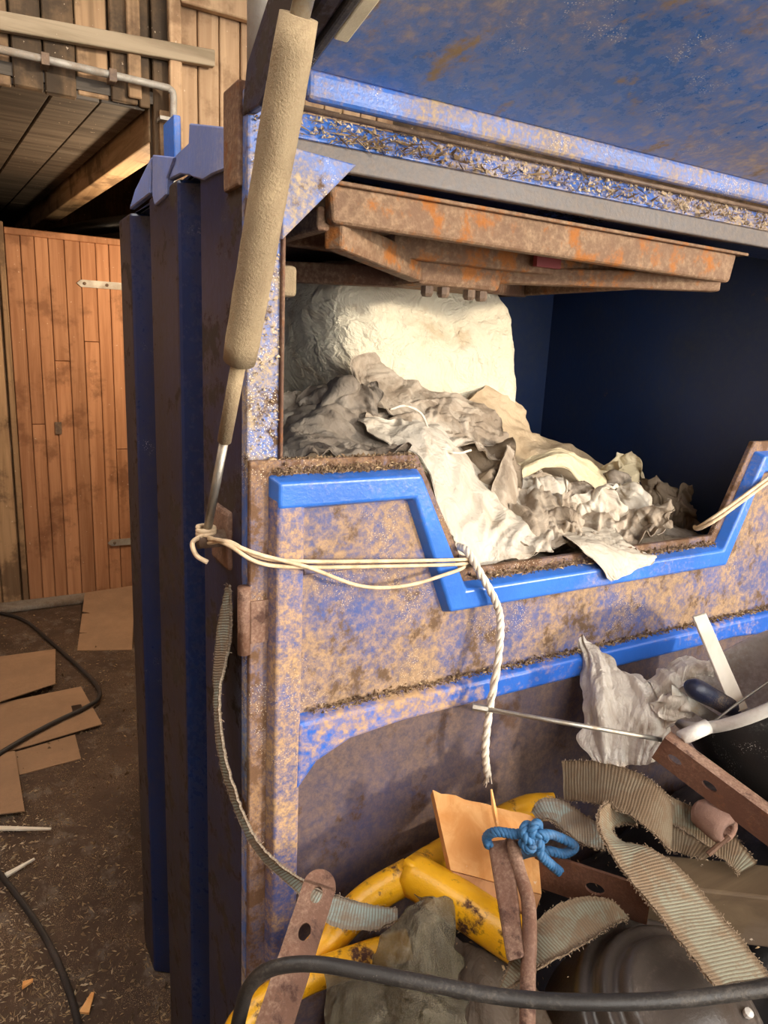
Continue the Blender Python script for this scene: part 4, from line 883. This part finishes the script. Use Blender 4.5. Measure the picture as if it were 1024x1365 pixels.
# --- crumpled clear film in the middle
sheet('clear_film', [QQ([(566, 1200, .965), (578, 1192, .955), (592, 1200, .96), (600, 1230, .97)]), QQ([(540, 1232, .945), (562, 1222, .925), (588, 1232, .93), (606, 1262, .95)]),
                     QQ([(500, 1290, .92), (540, 1282, .89), (585, 1290, .89), (618, 1310, .92)]), QQ([(470, 1340, .88), (530, 1350, .85), (585, 1350, .85), (630, 1352, .89)]), QQ([(440, 1420, .84), (520, 1430, .81), (590, 1430, .81), (640, 1420, .85)])],
      'crumpled dirty translucent film beside the yellow frame', 'film', 'film_clear', .024, 15, 41, nu=80, nv=60, thick=.0010, fine=.3, aniso=(1.6, 1.2, .6))
sheet('clear_film', [QQ([(430, 1290, .915), (470, 1305, .90), (510, 1300, .90)]), QQ([(436, 1330, .885), (475, 1335, .87), (515, 1330, .87)]), QQ([(440, 1390, .85), (480, 1395, .83), (520, 1390, .83)])],
      'flat greenish film scrap under the hose', 'film', 'film_clear', .006, 16, 44, nu=40, nv=40, thick=.0012)
sheet('brown_sack', [QQ([(600, 1250, 1.0), (640, 1262, .985), (690, 1290, .96), (720, 1320, .94)]), QQ([(600, 1300, .95), (645, 1310, .93), (690, 1330, .92), (730, 1350, .90)]), QQ([(600, 1390, .89), (650, 1400, .87), (700, 1400, .87), (750, 1400, .86)])],
      'dull brown sack fabric below the yellow tube', 'sack', 'sack_dark', .014, 12, 47, nu=40, nv=40)

# --- bucket lying tilted, white inside, black outside
bc = Q(1003, 897, 1.19); ax = unit(rt*-.54+dn*-.82+fw*.08); BR = .150
r = thing('plastic_bucket', bc-ax*.3, 'tilted black plastic bucket with dirty white inside at the right edge', 'bucket')
link('outer_shell', MB().lathe([(BR*1.0, 0), (BR*.97, -.12), (BR*.92, -.28), (0, -.28)], bc, ax, 48), 'black_plastic', r, smooth=True)
link('liner', MB().lathe([(BR*.965, .0), (BR*.93, -.12), (BR*.88, -.262), (0, -.262)], bc, ax, 48), 'white_plastic', r, smooth=True)
link('rim', MB().lathe([(BR*.955, -.004), (BR*.965, .005), (BR*1.01, .006), (BR*1.025, 0), (BR*1.02, -.012), (BR*.995, -.013)], bc, ax, 56), 'white_plastic', r, smooth=True)
g0, g1 = Q(908, 984, 1.10), Q(944, 968, 1.105)
link('handle_wire', MB().tube(catmull([g0, g1, Q(975, 944, 1.11), Q(1030, 905, 1.12), Q(1090, 868, 1.14)], 30), .0022, 7), 'steel', r, smooth=True)
link('handle_grip', MB().tube([g0, g1], .0115, 12), 'white_plastic', r, smooth=True)
# contents of the bucket
r = thing('knife', Q(940, 930, 1.14), 'knife with dark blue wooden handle lying in the bucket', 'knife')
h0, h1 = Q(916, 912, 1.13), Q(984, 948, 1.14); hm = [h0*(1-t)+h1*t for t in np.linspace(0, 1, 12)]
link('handle', MB().tube(hm, [.008, .0145, .0165, .0165, .016, .0155, .015, .015, .0155, .016, .014, .007], 14), 'dark_handle', r, smooth=True)
b0, b1 = Q(896, 922, 1.145), Q(972, 972, 1.15); sdv = -dn*.011
link('blade', MB().quadbox([b0-sdv, b1-sdv, b1-sdv+fw*.003, b0-sdv+fw*.003, b0+sdv, b1+sdv, b1+sdv+fw*.003, b0+sdv+fw*.003]), 'steel', r)
k0, k1 = Q(933, 820, 1.17), Q(988, 948, 1.125); sdv = unit(np.cross(k1-k0, fw))*.011
tag(link('wooden_stick', MB().quadbox([k0-sdv, k0+sdv, k0+sdv+fw*.008, k0-sdv+fw*.008, k1-sdv*1.15, k1+sdv*1.15, k1+sdv*1.15+fw*.008, k1-sdv*1.15+fw*.008][::1]), 'stick_wood', bevel=.001, seg=1), 'pale flat wooden stick leaning out of the bucket', 'stick')
pc_ = Q(902, 940, 1.15); rag('paper_scrap', 902, 940, pc_[1], .028, .024, 'small white crumpled scrap inside the bucket beside the knife', 'scrap', 'torn_bag', .5, 4, .010, 26, .5, None, 30, 30)
# --- torn carrier bag caught on the rib
tb = thing('torn_bag', Q(800, 1010, 1.18), 'torn dirty white plastic bag caught on the lower rib of the door', 'bag')
sheet('bag_film', [QQ([(763, 850, 1.285), (768, 895, 1.26), (778, 935, 1.24), (772, 980, 1.22), (786, 1018, 1.19)]), QQ([(778, 848, 1.27), (792, 890, 1.235), (798, 940, 1.20), (806, 985, 1.18), (808, 1022, 1.17)]),
                   QQ([(806, 868, 1.26), (826, 894, 1.225), (832, 940, 1.19), (838, 985, 1.175), (836, 1024, 1.16)]), QQ([(842, 890, 1.24), (856, 908, 1.20), (860, 950, 1.175), (862, 990, 1.165), (858, 1018, 1.15)]), QQ([(868, 906, 1.22), (884, 914, 1.19), (890, 950, 1.17), (886, 985, 1.16), (876, 1006, 1.15)])],
      '', '', 'torn_bag', .016, 17, 51, nu=100, nv=100, thick=.0010, aniso=(1.5, 1, .45), root=tb, theta=0.1)
sheet('twisted_film', [QQ([(862, 908, 1.215), (892, 886, 1.22), (925, 878, 1.22), (956, 884, 1.21)]), QQ([(870, 922, 1.19), (900, 900, 1.195), (930, 890, 1.19), (954, 894, 1.19)]), QQ([(884, 940, 1.19), (908, 914, 1.19), (932, 902, 1.19), (950, 902, 1.19)])],
      '', '', 'torn_bag', .010, 22, 54, nu=40, nv=60, thick=.0012, root=tb, aniso=(.5, 1, 1.6))
# --- thin steel rod
r0_, r1_ = atY(630, 942, -.05), Q(882, 986, 1.105)
r = thing('steel_rod', r1_, 'thin grey steel rod with flattened end sticking out over the pile', 'metal rod')
link('rod', MB().tube([r0_*.93+r1_*.07, r1_], .0038, 10), 'steel', r, smooth=True)
link('flat_end', MB().tube([r0_, r0_*.92+r1_*.08], .0058, 6), 'steel', r)
# loose chips on the pile
def pileP(): a_ = U(560, 1020); b_ = U(1120, 1330); return atZ(a_, b_, .80)+V(0, 0, U(-.05, .02))
scatter('pile_chaff', pileP, 300, .006, 'chaff', bpy.data.objects['plastic_sheeting'], .4)

# ================================================================== ON THE FLOOR OF THE PASSAGE
GC = 'flattened cardboard on the passage floor'
def card(pts, label, z=.006, notches=False, lift=0.0):
    P = [atZ(x_, y_, z) for x_, y_ in pts]
    r = thing('cardboard_sheet', np.mean(P, axis=0)*V(1, 1, 0), label, 'cardboard', GC)
    k = len(P); mb = MB(); mb.v = [tuple(p+V(0, 0, lift*(i in (0, 1)))) for i, p in enumerate(P)]+[tuple(p+V(0, 0, .004+lift*(i in (0, 1)))) for i, p in enumerate(P)]
    mb.f = [tuple(range(k)), tuple(range(2*k-1, k-1, -1))]+[(i, k+i, k+(i+1) % k, (i+1) % k) for i in range(k)]
    link('panel', mb, 'cardboard', r); return r, P
# the piece propped upright against the wall beside the baler
r, P = card([(102, 866), (172, 868), (172, 866)], 'x', .0)
for ch in list(r.children): bpy.data.objects.remove(ch)
r['label'] = 'cardboard flap with two slits propped against the door foot'
ca, cb = atZ(103, 867, .004), atZ(176, 866, .004); ct = atY(113, 790, DY-.16); cu = atY(180, 780, DY-.16)
nb = unit(np.cross(cb-ca, ct-ca)); nb = nb if nb@fw > 0 else -nb
nrow = [ca, ca*.74+ct*.26, ca*.73+ct*.27+(cb-ca)*.16, ca*.72+ct*.28, ca*.40+ct*.60, ca*.39+ct*.61+(cb-ca)*.16, ca*.36+ct*.64, ct, cu, cb]
mb = MB(); k = len(nrow); mb.v = [tuple(p) for p in nrow]+[tuple(p+nb*.004) for p in nrow]; mb.f = [tuple(range(k)), tuple(range(2*k-1, k-1, -1))]+[(i, k+i, k+(i+1) % k, (i+1) % k) for i in range(k)]
link('panel', mb, 'cardboard', r)
card([(-60, 890), (0, 876), (74, 866), (74, 912), (0, 936), (-60, 950)], 'brown cardboard sheet farthest left on the floor below the plank door', .03)
card([(-60, 960), (0, 938), (108, 916), (136, 966), (20, 1000), (-60, 1018)], 'brown cardboard sheet with a hand hole crossed by the black cable', .012)
hc = atZ(103, 945, .018); hm_ = MB(); hm_.box(hc+V(-.02, -.035, 0), hc+V(.02, .035, .0015)); link('hand_hole', hm_, 'black_sheet', [o for o in bpy.data.objects if o.get('label', '').startswith('brown cardboard sheet with a hand')][0])
card([(18, 1004), (100, 980), (108, 1012), (26, 1034)], 'dark narrow cardboard strip tucked under the holed sheet', .001)
card([(-60, 1010), (20, 1002), (33, 1082), (0, 1086), (-60, 1090)], 'pale cardboard corner nearest the camera at the left edge', .018)
tag(link('floor_cable', MB().tube(catmull([atZ(x_, y_, z_) for x_, y_, z_ in ((-60, 806, .01), (0, 817, .01), (34, 828, .01), (68, 856, .01), (104, 888, .012), (128, 912, .014), (132, 930, .024), (112, 944, .028), (78, 960, .028), (40, 980, .028), (0, 1004, .03), (-60, 1040, .03))], 80), .0095, 8), 'cable', smooth=True), 'black cable curling over the cardboard on the floor', 'cable')
tag(link('floor_cable', MB().tube(catmull([atZ(x_, y_, .01) for x_, y_ in ((-50, 1110), (0, 1166), (36, 1212), (66, 1260), (88, 1310), (104, 1365), (112, 1440))], 60), .009, 8), 'cable', smooth=True), 'black cable running out of frame at the bottom left of the floor', 'cable')
for i, (pa, pb, w_, lb_) in enumerate((((-20, 1105), (68, 1106), .022, 'long pale wood splinter at the left edge of the floor'), ((8, 1168), (46, 1146), .018, 'short pale wood splinter beside the black cable'), ((30, 1315), (44, 1308), .02, 'small wood chip at the bottom left of the floor'), ((112, 1352), (124, 1325), .025, 'curled wood shaving near the foot of the baler'))):
    a, b = atZ(*pa, .004), atZ(*pb, .012); sd2 = unit(np.cross(b-a, V(0, 0, 1)))*w_/2
    tag(link('wood_splinter', MB().quadbox([a-sd2, a+sd2, b+sd2*.3, b-sd2*.3, a-sd2+V(0, 0, .006), a+sd2+V(0, 0, .006), b+sd2*.3+V(0, 0, .006), b-sd2*.3+V(0, 0, .006)]), 'stick_wood' if i < 2 else 'pine_split'), lb_, 'splinter')
def fl1():
    a_ = U(-20, 250); b_ = U(820, 1370); return atZ(a_, b_, .001)
def fl2(): a_ = abs(RNG.normal(0, 60))-20; b_ = U(1050, 1370); return atZ(a_, b_, .001)
F_ = bpy.data.objects['floor']
scatter('floor_chips', fl1, 1900, .011, 'chaff', F_, .3); scatter('floor_chips', fl2, 700, .011, 'chaff_light', F_, .3)
scatter('floor_dirt_clods', fl1, 900, .012, 'dark_dirt', F_, .6)

# added bulb and cord, unseen behind the baler, as warm fill for the passage
lp = thing('fill_bulb', (.62, 2.75, 2.0), 'added warm fill bulb on a cord, unseen behind the baler', 'fill lamp')
link('bulb', MB().lathe([(0, -.06), (.02, -.055), (.03, -.035), (.026, -.01), (.014, .01), (.013, .03)], V(.62, 2.75, 2.0), (0, 0, 1), 16), 'bulb_glow' if 'bulb_glow' in M else 'white_plastic', lp, smooth=True)
link('cord', MB().tube([V(.62, 2.75, 2.03), V(.62, 2.75, 3.7)], .004, 6), 'cable', lp)
ld = bpy.data.lights.new('fill_bulb_light', 'POINT'); ld.energy = 55; ld.color = (1.0, .74, .48); ld.shadow_soft_size = .05
lo = bpy.data.objects.new('fill_bulb_light', ld); COL.objects.link(lo); lo.location = (.62, 2.75, 1.90)

for o in bpy.data.objects:
    if '_o' in o: del o['_o']
